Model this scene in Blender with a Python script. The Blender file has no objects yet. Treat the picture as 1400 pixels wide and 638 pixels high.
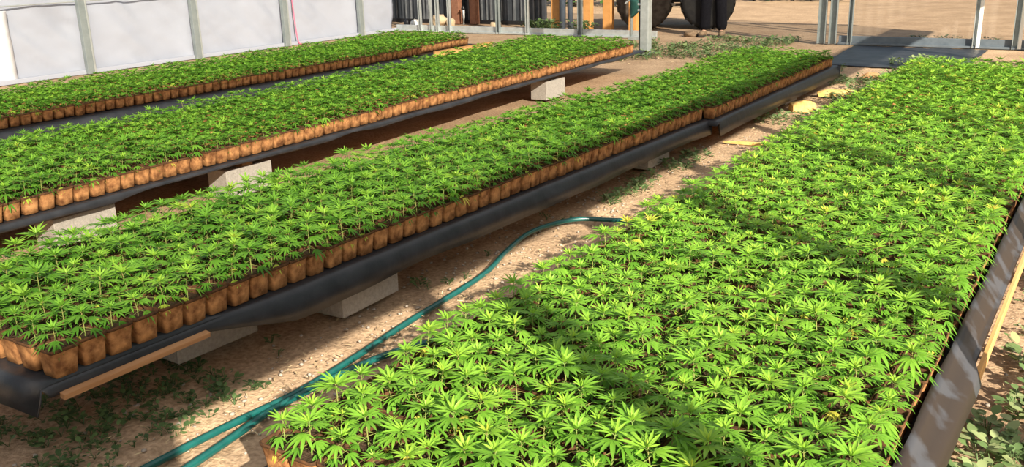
import bpy, bmesh, math, random
import numpy as np
from mathutils import Vector, Matrix

rnd = random.Random(11)
rng = np.random.default_rng(11)
SC = bpy.context.scene
COL = SC.collection
R = math.radians

# ------------------------------------------------------------------ camera
F_PX, CAM_H = 1272.25, 1.55
AX = np.array([0.84268008, 0.13666306, -0.52078162])
AY = np.array([0.53770443, -0.26327418, 0.80097481])
AZ = np.array([-0.02764468, -0.9549921, -0.29534024])
RW = np.array([AX, AY, AZ])                       # world axes seen in camera coords (x right, y down, z forward)
right, down, fwd = RW[:, 0], RW[:, 1], RW[:, 2]
cam_d = bpy.data.cameras.new('camera')
cam = bpy.data.objects.new('camera', cam_d)
COL.objects.link(cam)
m = Matrix(((right[0], -down[0], -fwd[0], 0), (right[1], -down[1], -fwd[1], 0), (right[2], -down[2], -fwd[2], CAM_H), (0, 0, 0, 1)))
cam.matrix_world = m
cam_d.sensor_fit = 'HORIZONTAL'
cam_d.sensor_width = 36
cam_d.lens = 36 * F_PX / 1400
cam_d.clip_start = .05
cam_d.clip_end = 300
SC.camera = cam


def proj(p):
    q = RW.T @ (np.asarray(p, float) - np.array([0, 0, CAM_H]))
    if q[2] < .05:
        return None
    return 700 + F_PX * q[0] / q[2], 319 + F_PX * q[1] / q[2], q[2]


# ------------------------------------------------------------------ materials
def mat(name, col, rough=.6, metal=0., noise=None, bump=0., scale=20., spec=.4):
    """Principled with an optional second colour mixed in by noise and a bump."""
    mt = bpy.data.materials.new(name)
    mt.use_nodes = True
    nt = mt.node_tree
    b = nt.nodes['Principled BSDF']
    b.inputs['Base Color'].default_value = (*col, 1)
    b.inputs['Roughness'].default_value = rough
    b.inputs['Metallic'].default_value = metal
    b.inputs['Specular IOR Level'].default_value = spec
    if noise or bump:
        tc = nt.nodes.new('ShaderNodeTexCoord')
        nz = nt.nodes.new('ShaderNodeTexNoise')
        nz.inputs['Scale'].default_value = scale
        nz.inputs['Detail'].default_value = 6
        nz.inputs['Roughness'].default_value = .6
        nt.links.new(tc.outputs['Object'], nz.inputs['Vector'])
        if noise:
            rp = nt.nodes.new('ShaderNodeValToRGB')
            rp.color_ramp.elements[0].position = .35
            rp.color_ramp.elements[1].position = .68
            rp.color_ramp.elements[0].color = (*col, 1)
            rp.color_ramp.elements[1].color = (*noise, 1)
            nt.links.new(nz.outputs['Fac'], rp.inputs['Fac'])
            nt.links.new(rp.outputs['Color'], b.inputs['Base Color'])
        if bump:
            bp = nt.nodes.new('ShaderNodeBump')
            bp.inputs['Strength'].default_value = bump
            bp.inputs['Distance'].default_value = .01
            nt.links.new(nz.outputs['Fac'], bp.inputs['Height'])
            nt.links.new(bp.outputs['Normal'], b.inputs['Normal'])
    return mt


def leaf_mat(name, stops, rough=.45, trans=.35):
    mt = bpy.data.materials.new(name)
    mt.use_nodes = True
    nt = mt.node_tree
    nt.nodes.clear()
    out = nt.nodes.new('ShaderNodeOutputMaterial')
    at = nt.nodes.new('ShaderNodeAttribute')
    at.attribute_name = 'tone'
    rp = nt.nodes.new('ShaderNodeValToRGB')
    cr = rp.color_ramp
    cr.elements[0].position, cr.elements[0].color = stops[0][0], (*stops[0][1], 1)
    cr.elements[1].position, cr.elements[1].color = stops[-1][0], (*stops[-1][1], 1)
    for p, c in stops[1:-1]:
        e = cr.elements.new(p)
        e.color = (*c, 1)
    nt.links.new(at.outputs['Fac'], rp.inputs['Fac'])
    b = nt.nodes.new('ShaderNodeBsdfPrincipled')
    b.inputs['Roughness'].default_value = rough
    b.inputs['Specular IOR Level'].default_value = .35
    tr = nt.nodes.new('ShaderNodeBsdfTranslucent')
    mx = nt.nodes.new('ShaderNodeMixShader')
    mx.inputs[0].default_value = trans
    nt.links.new(rp.outputs['Color'], b.inputs['Base Color'])
    nt.links.new(rp.outputs['Color'], tr.inputs['Color'])
    nt.links.new(b.outputs[0], mx.inputs[1])
    nt.links.new(tr.outputs[0], mx.inputs[2])
    nt.links.new(mx.outputs[0], out.inputs['Surface'])
    return mt


def film_mat(name, tint, milky, milk=(.8, .8, .82), rough=.35):
    """clear plastic film: mostly see-through, a little milky"""
    mt = bpy.data.materials.new(name)
    mt.use_nodes = True
    nt = mt.node_tree
    nt.nodes.clear()
    out = nt.nodes.new('ShaderNodeOutputMaterial')
    t = nt.nodes.new('ShaderNodeBsdfTransparent')
    t.inputs[0].default_value = (*tint, 1)
    b = nt.nodes.new('ShaderNodeBsdfPrincipled')
    b.inputs['Base Color'].default_value = (*milk, 1)
    b.inputs['Roughness'].default_value = rough
    tr = nt.nodes.new('ShaderNodeBsdfTranslucent')
    tr.inputs[0].default_value = (*milk, 1)
    m1 = nt.nodes.new('ShaderNodeMixShader')
    m1.inputs[0].default_value = .7
    m2 = nt.nodes.new('ShaderNodeMixShader')
    m2.inputs[0].default_value = milky
    nt.links.new(b.outputs[0], m1.inputs[1])
    nt.links.new(tr.outputs[0], m1.inputs[2])
    nt.links.new(t.outputs[0], m2.inputs[1])
    nt.links.new(m1.outputs[0], m2.inputs[2])
    nt.links.new(m2.outputs[0], out.inputs['Surface'])
    return mt


M = {}
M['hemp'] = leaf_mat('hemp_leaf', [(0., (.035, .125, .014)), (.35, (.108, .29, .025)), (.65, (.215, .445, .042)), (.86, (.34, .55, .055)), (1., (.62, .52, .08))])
M['weed'] = leaf_mat('weed_leaf', [(0., (.04, .085, .03)), (.5, (.13, .21, .07)), (1., (.36, .40, .19))], rough=.6, trans=.2)
M['stem'] = mat('hemp_stem', (.17, .30, .06), .6, noise=(.30, .22, .08), scale=60)
M['pot'] = mat('brown_fibre', (.17, .072, .030), .9, noise=(.60, .30, .12), bump=.5, scale=22, spec=.1)
M['rim'] = mat('soil_stained_rim', (.055, .030, .017), .9, noise=(.13, .062, .028), bump=.3, scale=40, spec=.1)
M['soil'] = mat('dark_potting_soil', (.045, .028, .018), .95, noise=(.11, .072, .045), bump=1., scale=120, spec=.1)
M['liner'] = mat('black_plastic_sheet', (.016, .018, .022), .42, noise=(.034, .036, .042), bump=.35, scale=9, spec=.45)
M['block'] = mat('grey_concrete', (.40, .37, .33), .95, noise=(.30, .28, .25), bump=.5, scale=70, spec=.1)
M['galv'] = mat('galvanised_steel', (.42, .46, .46), .42, .55, noise=(.56, .60, .60), scale=9)
M['galv_dull'] = mat('dull_grey_steel', (.21, .245, .25), .5, .3, noise=(.28, .32, .325), scale=7)
M['sheet'] = leaf_mat('white_plastic_sheet', [(0., (.57, .605, .69)), (1., (.8, .8, .8))], rough=.5, trans=.45)
M['sheet_double'] = leaf_mat('doubled_white_sheet', [(0., (.80, .80, .82)), (1., (.8, .8, .8))], rough=.5, trans=.3)
M['teal'] = mat('green_hose', (.006, .075, .068), .28, noise=(.009, .10, .09), scale=30, spec=.5)
M['dirtygrey'] = mat('dark_ribbed_sheet', (.035, .042, .052), .6, .2, noise=(.065, .07, .08), scale=4)
M['darkrib'] = mat('pale_rib', (.17, .18, .19), .6, .2, noise=(.10, .11, .12), scale=6)
M['brownpost'] = mat('brown_stained_timber', (.20, .085, .05), .8, noise=(.27, .13, .075), bump=.3, scale=14)
M['ochre'] = mat('orange_stained_timber', (.62, .31, .10), .75, noise=(.52, .24, .07), bump=.3, scale=10)
M['rubber'] = mat('dusty_black_rubber', (.007, .007, .008), .8, noise=(.016, .015, .014), scale=12, spec=.2)
M['mudrubber'] = mat('muddy_rubber', (.045, .037, .031), .9, noise=(.10, .085, .07), bump=.4, scale=9, spec=.1)
M['blackpaint'] = mat('black_paint', (.014, .014, .016), .4)
M['cloth'] = mat('black_trouser_cloth', (.004, .004, .006), .95, noise=(.008, .008, .011), scale=30, spec=.1)
M['jacket'] = mat('grey_jacket_cloth', (.08, .085, .10), .9, noise=(.10, .105, .12), scale=30)
M['skin'] = mat('skin', (.52, .31, .22), .55)
M['hair'] = mat('dark_hair', (.03, .02, .014), .7)
M['boot'] = mat('tan_leather', (.21, .145, .09), .8, noise=(.13, .085, .05), bump=.3, scale=40)
M['sole'] = mat('dark_sole', (.03, .025, .02), .9)
M['cream'] = mat('cream_sacking', (.58, .45, .29), .9, noise=(.36, .27, .17), bump=.6, scale=9)
M['whiteplastic'] = mat('white_plastic', (.72, .72, .68), .4)
M['yellow_wood'] = mat('split_yellow_wood', (.70, .47, .16), .8, noise=(.56, .34, .10), bump=.4, scale=25)
M['pink'] = mat('pink_string', (.75, .16, .26), .6)
M['darkgreen'] = mat('dark_green_cloth', (.006, .045, .038), .7, noise=(.01, .06, .05), scale=18)
M['straw'] = leaf_mat('dry_straw', [(0., (.20, .13, .07)), (.5, (.42, .30, .17)), (1., (.68, .55, .33))], rough=.85, trans=.1)
M['stone'] = mat('pale_stone', (.40, .35, .29), .9, noise=(.28, .24, .20), bump=.5, scale=30)
M['roof'] = film_mat('clear_roof_film', (.88, .88, .88), .32)
M['panel'] = film_mat('clear_ribbed_panel', (.93, .92, .90), .16, milk=(.66, .60, .52), rough=.25)
M['hedge'] = leaf_mat('hedge_leaf', [(0., (.02, .05, .015)), (.5, (.05, .12, .03)), (1., (.16, .30, .06))], trans=.2)
M['bark'] = mat('dark_bark', (.05, .04, .03), .9)


def grain(name, c1, c2, axis):
    """planed or rough-sawn lumber: grain streaks along the board's long axis"""
    mt = bpy.data.materials.new(name)
    mt.use_nodes = True
    nt = mt.node_tree
    b = nt.nodes['Principled BSDF']
    b.inputs['Roughness'].default_value = .8
    b.inputs['Specular IOR Level'].default_value = .2
    tc = nt.nodes.new('ShaderNodeTexCoord')
    mp = nt.nodes.new('ShaderNodeMapping')
    s = [60, 60, 60]
    s[axis] = 3
    mp.inputs['Scale'].default_value = s
    nz = nt.nodes.new('ShaderNodeTexNoise')
    nz.inputs['Scale'].default_value = 1
    nz.inputs['Detail'].default_value = 5
    rp = nt.nodes.new('ShaderNodeValToRGB')
    rp.color_ramp.elements[0].position = .35
    rp.color_ramp.elements[1].position = .65
    rp.color_ramp.elements[0].color = (*c1, 1)
    rp.color_ramp.elements[1].color = (*c2, 1)
    nt.links.new(tc.outputs['Object'], mp.inputs['Vector'])
    nt.links.new(mp.outputs[0], nz.inputs['Vector'])
    nt.links.new(nz.outputs['Fac'], rp.inputs['Fac'])
    nt.links.new(rp.outputs[0], b.inputs['Base Color'])
    return mt


M['lumber'] = grain('fresh_lumber', (.56, .30, .11), (.68, .39, .16), 1)
M['lumber_red'] = grain('weathered_lumber', (.34, .17, .075), (.46, .25, .12), 1)


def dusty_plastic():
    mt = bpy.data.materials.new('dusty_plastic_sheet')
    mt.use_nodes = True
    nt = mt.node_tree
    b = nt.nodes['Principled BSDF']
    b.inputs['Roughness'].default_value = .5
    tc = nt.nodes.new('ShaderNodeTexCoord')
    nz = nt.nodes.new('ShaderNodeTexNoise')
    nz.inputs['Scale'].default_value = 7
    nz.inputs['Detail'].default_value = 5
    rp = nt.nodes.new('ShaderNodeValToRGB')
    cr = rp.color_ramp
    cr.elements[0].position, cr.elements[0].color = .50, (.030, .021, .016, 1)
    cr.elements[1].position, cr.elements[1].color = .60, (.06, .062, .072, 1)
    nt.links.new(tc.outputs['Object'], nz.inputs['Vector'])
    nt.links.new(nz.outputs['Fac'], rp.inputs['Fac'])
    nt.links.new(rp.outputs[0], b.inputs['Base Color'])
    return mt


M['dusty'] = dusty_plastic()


def ground_mat():
    mt = bpy.data.materials.new('sandy_dirt')
    mt.use_nodes = True
    nt = mt.node_tree
    b = nt.nodes['Principled BSDF']
    b.inputs['Roughness'].default_value = .95
    b.inputs['Specular IOR Level'].default_value = .1
    tc = nt.nodes.new('ShaderNodeTexCoord')
    n1 = nt.nodes.new('ShaderNodeTexNoise')
    n1.inputs['Scale'].default_value = 1.7
    n1.inputs['Detail'].default_value = 8
    n1.inputs['Roughness'].default_value = .65
    r1 = nt.nodes.new('ShaderNodeValToRGB')
    r1.color_ramp.elements[0].position = .32
    r1.color_ramp.elements[0].color = (.38, .26, .165, 1)
    r1.color_ramp.elements[1].position = .66
    r1.color_ramp.elements[1].color = (.56, .40, .26, 1)
    n2 = nt.nodes.new('ShaderNodeTexNoise')
    n2.inputs['Scale'].default_value = 55
    n2.inputs['Detail'].default_value = 4
    r2 = nt.nodes.new('ShaderNodeValToRGB')
    r2.color_ramp.elements[0].position = .3
    r2.color_ramp.elements[0].color = (.62, .60, .57, 1)
    r2.color_ramp.elements[1].position = .62
    r2.color_ramp.elements[1].color = (1.05, 1.05, 1.05, 1)
    mx = nt.nodes.new('ShaderNodeMixRGB')
    mx.blend_type = 'MULTIPLY'
    mx.inputs[0].default_value = 1
    bp = nt.nodes.new('ShaderNodeBump')
    bp.inputs['Strength'].default_value = .6
    bp.inputs['Distance'].default_value = .012
    for n in (n1, n2):
        nt.links.new(tc.outputs['Object'], n.inputs['Vector'])
    nt.links.new(n1.outputs['Fac'], r1.inputs['Fac'])
    nt.links.new(n2.outputs['Fac'], r2.inputs['Fac'])
    nt.links.new(r1.outputs[0], mx.inputs[1])
    nt.links.new(r2.outputs[0], mx.inputs[2])
    nt.links.new(mx.outputs[0], b.inputs['Base Color'])
    nt.links.new(n2.outputs['Fac'], bp.inputs['Height'])
    nt.links.new(bp.outputs[0], b.inputs['Normal'])
    return mt


M['ground'] = ground_mat()


# ------------------------------------------------------------------ helpers
def link(o, parent=None):
    COL.objects.link(o)
    if parent is not None:
        o.parent = parent
    return o


def tag(o, label=None, cat=None, group=None, kind=None):
    if label:
        o['label'] = label
    if cat:
        o['category'] = cat
    if group:
        o['group'] = group
    if kind:
        o['kind'] = kind
    return o


def thing(name, label, cat, loc=(0, 0, 0), rz=0, group=None):
    o = bpy.data.objects.new(name, None)
    o.location = loc
    o.rotation_euler = (0, 0, rz)
    o.empty_display_size = .05
    link(o)
    return tag(o, label, cat, group)


def obj(name, me, material, parent=None, smooth=False):
    """bmesh or mesh -> linked object"""
    if isinstance(me, bmesh.types.BMesh):
        bm = me
        me = bpy.data.meshes.new(name)
        bm.to_mesh(bm and me)
        bm.free()
    mats = material if isinstance(material, (list, tuple)) else [material]
    for mm in mats:
        me.materials.append(mm)
    if smooth:
        me.polygons.foreach_set('use_smooth', [True] * len(me.polygons))
    return link(bpy.data.objects.new(name, me), parent)


def box(bm, c, s, rot=None, bev=0.):
    """box of size s at centre c, with real bevelled edges"""
    t = bmesh.new()
    bmesh.ops.create_cube(t, size=1)
    bmesh.ops.scale(t, vec=s, verts=t.verts)
    if bev:
        bmesh.ops.bevel(t, geom=t.edges[:], offset=bev, segments=2, affect='EDGES', profile=.6)
    if rot is not None:
        bmesh.ops.rotate(t, cent=(0, 0, 0), matrix=rot, verts=t.verts)
    bmesh.ops.translate(t, vec=c, verts=t.verts)
    me = bpy.data.meshes.new('tmp')
    t.to_mesh(me)
    t.free()
    bm.from_mesh(me)
    bpy.data.meshes.remove(me)
    return bm


def catmull(pts, k=8):
    P = [Vector(p) for p in pts]
    P = [P[0] * 2 - P[1]] + P + [P[-1] * 2 - P[-2]]
    out = []
    for i in range(1, len(P) - 2):
        for j in range(k):
            t = j / k
            a, b, c, d = P[i - 1:i + 3]
            out.append(.5 * ((2 * b) + (c - a) * t + (2 * a - 5 * b + 4 * c - d) * t * t + (3 * b - a - 3 * c + d) * t ** 3))
    out.append(P[-2])
    return out


def tube(bm, pts, rad, n=8, cap=True):
    P = [Vector(p) for p in pts]
    rings = []
    up = Vector((0, 0, 1))
    for i, p in enumerate(P):
        d = (P[min(i + 1, len(P) - 1)] - P[max(i - 1, 0)]).normalized()
        u = d.cross(up)
        if u.length < 1e-3:
            u = d.cross(Vector((1, 0, 0)))
        u.normalize()
        v = d.cross(u)
        r = rad[i] if isinstance(rad, (list, tuple)) else rad
        rings.append([bm.verts.new(p + (u * math.cos(2 * math.pi * j / n) + v * math.sin(2 * math.pi * j / n)) * r) for j in range(n)])
    for a, b in zip(rings, rings[1:]):
        for j in range(n):
            bm.faces.new((a[j], a[(j + 1) % n], b[(j + 1) % n], b[j]))
    if cap:
        bm.faces.new(rings[0][::-1])
        bm.faces.new(rings[-1])
    return bm


def lathe(bm, prof, n=24, axis='Z', c=(0, 0, 0)):
    """profile of (radius, height) turned about an axis"""
    rings = []
    for r, h in prof:
        ring = []
        for j in range(n):
            a = 2 * math.pi * j / n
            p = (r * math.cos(a), r * math.sin(a), h)
            if axis == 'Y':
                p = (p[0], p[2], p[1])
            elif axis == 'X':
                p = (p[2], p[0], p[1])
            ring.append(bm.verts.new(Vector(p) + Vector(c)))
        rings.append(ring)
    for a, b in zip(rings, rings[1:]):
        for j in range(n):
            bm.faces.new((a[j], a[(j + 1) % n], b[(j + 1) % n], b[j]))
    bm.faces.new(rings[0][::-1])
    bm.faces.new(rings[-1])
    bmesh.ops.recalc_face_normals(bm, faces=bm.faces)
    return bm


def copy_tree(o, parent=None):
    c = o.copy()
    COL.objects.link(c)
    if parent is not None:
        c.parent = parent
    for ch in list(o.children):
        copy_tree(ch, c)
    return c


def vnoise(x, y, s, seed):
    """smooth value noise on arrays"""
    x, y = np.asarray(x, float) * s, np.asarray(y, float) * s
    xi, yi = np.floor(x), np.floor(y)
    xf, yf = x - xi, y - yi
    xf, yf = xf * xf * (3 - 2 * xf), yf * yf * (3 - 2 * yf)

    def h(a, b):
        v = np.sin(a * 127.1 + b * 311.7 + seed * 74.7) * 43758.5453
        return v - np.floor(v)
    return (h(xi, yi) * (1 - xf) + h(xi + 1, yi) * xf) * (1 - yf) + (h(xi, yi + 1) * (1 - xf) + h(xi + 1, yi + 1) * xf) * yf


def np_mesh(name, V, loops, starts, totals, tone=None, matidx=None):
    me = bpy.data.meshes.new(name)
    me.vertices.add(len(V))
    me.vertices.foreach_set('co', np.ascontiguousarray(V, np.float32).ravel())
    me.loops.add(len(loops))
    me.loops.foreach_set('vertex_index', np.ascontiguousarray(loops, np.int32))
    me.polygons.add(len(starts))
    me.polygons.foreach_set('loop_start', np.ascontiguousarray(starts, np.int32))
    me.polygons.foreach_set('loop_total', np.ascontiguousarray(totals, np.int32))
    if matidx is not None:
        me.polygons.foreach_set('material_index', np.ascontiguousarray(matidx, np.int32))
    if tone is not None:
        a = me.attributes.new('tone', 'FLOAT', 'POINT')
        a.data.foreach_set('value', np.ascontiguousarray(tone, np.float32))
    me.update(calc_edges=True)
    return me


class Geo:
    """triangle/quad soup gathered in lists, with a tone per vertex and a material per face"""

    def __init__(s):
        s.v, s.f, s.t, s.m = [], [], [], []

    def add(s, verts, faces, tone=0., mi=0):
        n = len(s.v)
        s.v += [tuple(p) for p in verts]
        s.t += list(tone) if isinstance(tone, (list, tuple)) else [tone] * len(verts)
        for f in faces:
            s.f.append(tuple(i + n for i in f))
            s.m.append(mi)

    def arrays(s):
        V = np.array(s.v, np.float32)
        L = np.array([i for f in s.f for i in f], np.int32)
        T = np.array([len(f) for f in s.f], np.int32)
        return V, L, T, np.array(s.t, np.float32), np.array(s.m, np.int32)

    def mesh(s, name):
        V, L, T, t, mi = s.arrays()
        return np_mesh(name, V, L, np.concatenate([[0], np.cumsum(T)[:-1]]), T, t, mi)


def merge(name, items):
    """items: (arrays, matrix 3x3, offset, tone shift) -> one mesh"""
    Vs, Ls, Ts, ts, ms, n = [], [], [], [], [], 0
    for (V, L, T, t, mi), A, off, dt in items:
        Vs.append(V @ A.T + off)
        Ls.append(L + n)
        Ts.append(T)
        ts.append(np.clip(t + dt, 0, 1))
        ms.append(mi)
        n += len(V)
    T = np.concatenate(Ts)
    return np_mesh(name, np.concatenate(Vs), np.concatenate(Ls), np.concatenate([[0], np.cumsum(T)[:-1]]), T, np.concatenate(ts), np.concatenate(ms))


# ------------------------------------------------------------------ ground
def axis(bands):
    out = []
    for a, b, st in bands:
        out += list(np.arange(a, b - 1e-6, st))
    return np.array(out + [bands[-1][1]])


gx = axis([(-70, -14, 4), (-14, -4, .25), (-4, .6, .035), (.6, 40, 3)])
gy = axis([(-12, .5, 1), (.5, 6, .035), (6, 15, .12), (15, 90, 3)])
GX, GY = np.meshgrid(gx, gy)
amp = np.clip(1 - np.maximum(GY - 9, 0) / 8, 0, 1) * np.where(GX < -4, .6, 1)
GZ = -.012 + amp * (.020 * (vnoise(GX, GY, 1.6, 1) - .5) + .014 * (vnoise(GX, GY, 6, 2) - .5) + .010 * (vnoise(GX, GY, 17, 3) - .5))
ny, nx = GX.shape
idx = np.arange(ny * nx).reshape(ny, nx)
quads = np.stack([idx[:-1, :-1], idx[:-1, 1:], idx[1:, 1:], idx[1:, :-1]], -1).reshape(-1, 4)
gm = np_mesh('ground', np.stack([GX, GY, GZ], -1).reshape(-1, 3), quads.ravel(), np.arange(len(quads)) * 4, np.full(len(quads), 4))
g = obj('ground', gm, M['ground'], smooth=True)
tag(g, 'sandy tan dirt floor between and beyond the plant beds', 'ground', kind='structure')


# ------------------------------------------------------------------ hemp plants
def leaflet(G, o, d, n, L, w, droop, tone, hi):
    """lance-shaped leaflet from o along d, folded along its midrib"""
    s = d.cross(n).normalized()

    def P(t, k, lift=0.):
        return o + d * (L * t) + s * (w * k) + n * (-droop * L * t * t + lift)
    if hi:
        pts = [P(0, 0), P(.36, 0), P(.70, 0), P(1, 0), P(.34, .5, w * .16), P(.68, .40, w * .13), P(.34, -.5, w * .16), P(.68, -.40, w * .13)]
        G.add(pts, [(0, 1, 4), (1, 2, 5, 4), (2, 3, 5), (0, 6, 1), (6, 7, 2, 1), (7, 3, 2)], tone)
    else:
        G.add([P(0, 0), P(.42, .52, w * .15), P(1, 0), P(.42, -.52, w * .15)], [(0, 2, 1), (0, 3, 2)], tone)


def fan_leaf(G, o, d, L, r, tone, hi, nl=5, droop=.35):
    """palmate leaf: leaflets spread like fingers from the petiole's tip"""
    up = Vector((0, 0, 1))
    side = d.cross(up)
    if side.length < .05:
        side = Vector((1, 0, 0))
    side.normalize()
    n = side.cross(d).normalized()
    spread = {3: [(0, 1), (30, .8), (-30, .8)], 5: [(0, 1), (27, .88), (-27, .88), (58, .58), (-58, .58)],
              7: [(0, 1), (23, .94), (-23, .94), (48, .76), (-48, .76), (84, .45), (-84, .45)]}[nl]
    for a, k in spread:
        a = R(a + r.uniform(-5, 5))
        dd = (d * math.cos(a) + side * math.sin(a)).normalized()
        ll = L * k * r.uniform(.92, 1.08)
        leaflet(G, o, dd, n, ll, ll * .165 + .001, droop * r.uniform(.6, 1.3), tone, hi)


def hemp(seed, hi=True, tall=1., pale=0., leaf=1.):
    """returns foliage arrays and stem arrays of one young hemp plant standing on z = 0"""
    r = random.Random(seed)
    G, S = Geo(), Geo()
    h = .092 * tall * r.uniform(.88, 1.15)
    lean = Vector((r.uniform(-.1, .1), r.uniform(-.1, .1), 1))
    yaw = r.uniform(0, 6.28)
    base = .42 + r.uniform(-.12, .12) + pale

    def at(t):
        return Vector((lean.x * h * t * t, lean.y * h * t * t, h * t))
    nodes = [(.22, .028, .052, -14, 5), (.36, .031, .058, -6, 5), (.54, .028, .060, 4, 5), (.74, .020, .064, 16, 7), (.88, .012, .064, 30, 7), (.96, .007, .052, 47, 5), (1.0, .004, .036, 64, 3)]
    for i, (t, pet, L, elev, nl) in enumerate(nodes):
        for s in (0, 1):
            a = yaw + i * math.pi / 2 + s * math.pi + r.uniform(-.3, .3)
            e = R(elev + r.uniform(-12, 12))
            d = Vector((math.cos(a) * math.cos(e), math.sin(a) * math.cos(e), math.sin(e)))
            o = at(t)
            p = pet * r.uniform(.8, 1.25)
            tip = o + d * p
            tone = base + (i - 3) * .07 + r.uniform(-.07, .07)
            if i == 0 and r.random() < .35:
                tone = r.uniform(.88, 1.)
            if i == 2 and r.random() < .05:
                tone = r.uniform(.85, .97)
            w = .0011
            sd = d.cross(Vector((0, 0, 1))).normalized() * w
            S.add([o - sd, o + sd, tip + sd, tip - sd, o + Vector((0, 0, w)), tip + Vector((0, 0, w))], [(0, 1, 2, 3), (1, 4, 5, 2), (4, 0, 3, 5)], .5)
            e2 = e - R(14)
            d2 = Vector((math.cos(a) * math.cos(e2), math.sin(a) * math.cos(e2), math.sin(e2)))
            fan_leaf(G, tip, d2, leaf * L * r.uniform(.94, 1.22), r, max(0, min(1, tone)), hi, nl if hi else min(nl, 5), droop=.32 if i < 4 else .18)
    for k in range(3 if hi else 2):                                     # the upright growing tip
        a = yaw + k * 2.1
        e = R(68 + r.uniform(-12, 10))
        d = Vector((math.cos(a) * math.cos(e), math.sin(a) * math.cos(e), math.sin(e)))
        leaflet(G, at(1.0), d, Vector((-math.cos(a), -math.sin(a), .3)).normalized(), .024, .005, -.1, min(1, base + .28), hi)
    n = 5
    vs, fs = [], []
    ts = (-.12, .3, .65, 1.0)
    for t in ts:
        c = at(max(t, 0)) + Vector((0, 0, min(t, 0) * h))
        w = .0023 * (1 - .5 * max(t, 0))
        vs += [c + Vector((w * math.cos(6.283 * j / n), w * math.sin(6.283 * j / n), 0)) for j in range(n)]
    for k in range(len(ts) - 1):
        fs += [(k * n + j, k * n + (j + 1) % n, (k + 1) * n + (j + 1) % n, (k + 1) * n + j) for j in range(n)]
    S.add(vs, fs, .5)
    return G, S


def pot_geo(hi=True):
    """tapered square fibre pot with rounded corners, open at the top, and its fill of soil"""
    P, Q = Geo(), Geo()

    def ring(w, z, rr):
        out = []
        for cx, cy, a0 in ((1, 1, 0), (-1, 1, 90), (-1, -1, 180), (1, -1, 270)):
            for da in ((0, 45, 90) if hi else (45,)):
                a = R(a0 + da)
                k = w - rr if hi else w
                out.append((cx * k + (rr * math.cos(a) if hi else 0), cy * k + (rr * math.sin(a) if hi else 0), z))
        return out
    rings = [ring(.038, 0, .010), ring(.0415, .045, .011), ring(.0465, .083, .011), ring(.0492, .086, .011), ring(.0495, .095, .011)]
    if hi:
        rings += [ring(.0465, .0955, .010), ring(.0450, .080, .010)]
    else:
        rings = [ring(.038, 0, 0), ring(.0415, .045, 0), ring(.0495, .095, 0)]
    n = len(rings[0])
    vs = [p for rg in rings for p in rg]
    fs = [(k * n + j, k * n + (j + 1) % n, (k + 1) * n + (j + 1) % n, (k + 1) * n + j) for k in range(len(rings) - 1) for j in range(n)]
    fs.append(tuple(range(n))[::-1])
    P.add(vs, fs, 0, 0)
    for q in range(4 * n if hi else 0):
        P.m[(len(rings) - 1) * n - 1 - q] = 2
    r = random.Random(3)
    if hi:
        cols = 7
        sv = [((i / (cols - 1) - .5) * .091, (j / (cols - 1) - .5) * .091, .083 + r.uniform(-.004, .005)) for j in range(cols) for i in range(cols)]
        Q.add(sv, [(j * cols + i, j * cols + i + 1, (j + 1) * cols + i + 1, (j + 1) * cols + i) for j in range(cols - 1) for i in range(cols - 1)])
    else:
        Q.add([(-.047, -.047, .087), (.047, -.047, .087), (.047, .047, .087), (-.047, .047, .087)], [(0, 1, 2, 3)], 0, 1)
    return P, Q


PITCH = .101
POT_TOP = .083
# each bed: pot face on its right as f(Y), files across, first and last row, height of the liner as f(Y)
BEDS = [
    dict(key='right', xr=lambda y: -.345 + .012 * (y - 1.5), n=14, y0=1.50, y1=9.95, zb=lambda y: .222, tall=1.0, pale=.12),
    dict(key='middle', xr=lambda y: -2.61, n=10, y0=1.465, y1=6.72, zb=lambda y: .305 - .0155 * (y - 1.5), tall=.98, pale=-.02),
    dict(key='middle', xr=lambda y: -2.545, n=10, y0=6.86, y1=10.35, zb=lambda y: .222 - .002 * (y - 6.8), tall=.95, pale=-.02),
    dict(key='third', xr=lambda y: -4.70 - .024 * (y - 2.5), n=14, y0=1.9, y1=10.35, zb=lambda y: .258 + .003 * (y - 2.5), tall=.95, pale=.0),
    dict(key='wall', xr=lambda y: -7.62 if y < 9.75 else -7.73, n=13, y0=2.9, y1=10.95, zb=lambda y: .222, tall=.95, pale=-.02),
]
plants = []
for bi, b in enumerate(BEDS):
    rows = int((b['y1'] - b['y0']) / PITCH) + 1
    for j in range(rows):
        y = b['y0'] + j * PITCH
        x0 = b['xr'](y) - PITCH / 2
        for i in range(b['n']):
            x = x0 - i * PITCH
            z = b['zb'](y) + .004
            p = proj((x, y, z + .15))
            if p is None or not (-260 < p[0] < 1660 and -200 < p[1] < 860):
                continue
            gap = rnd.random() < (.05 if b['key'] == 'right' else .02)
            plants.append(dict(bed=bi, row=j, file=i, x=x + rnd.uniform(-.004, .004), y=y + rnd.uniform(-.004, .004), z=z + rnd.uniform(0, .006), px=p,
                               sc=rnd.uniform(.76, 1.18) * (.45 if gap else 1), yaw=rnd.uniform(0, 6.28), var=rnd.randrange(16), dt=rnd.gauss(0, .05), gap=gap,
                               edge=i == 0 or i == b['n'] - 1 or j == 0))
inframe = [p for p in plants if -8 < p['px'][0] < 1408 and -10 < p['px'][1] < 650]
inframe.sort(key=lambda p: p['px'][2])
single = inframe[:300]
ids = {id(p) for p in single}
rest = [p for p in plants if id(p) not in ids]

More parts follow.
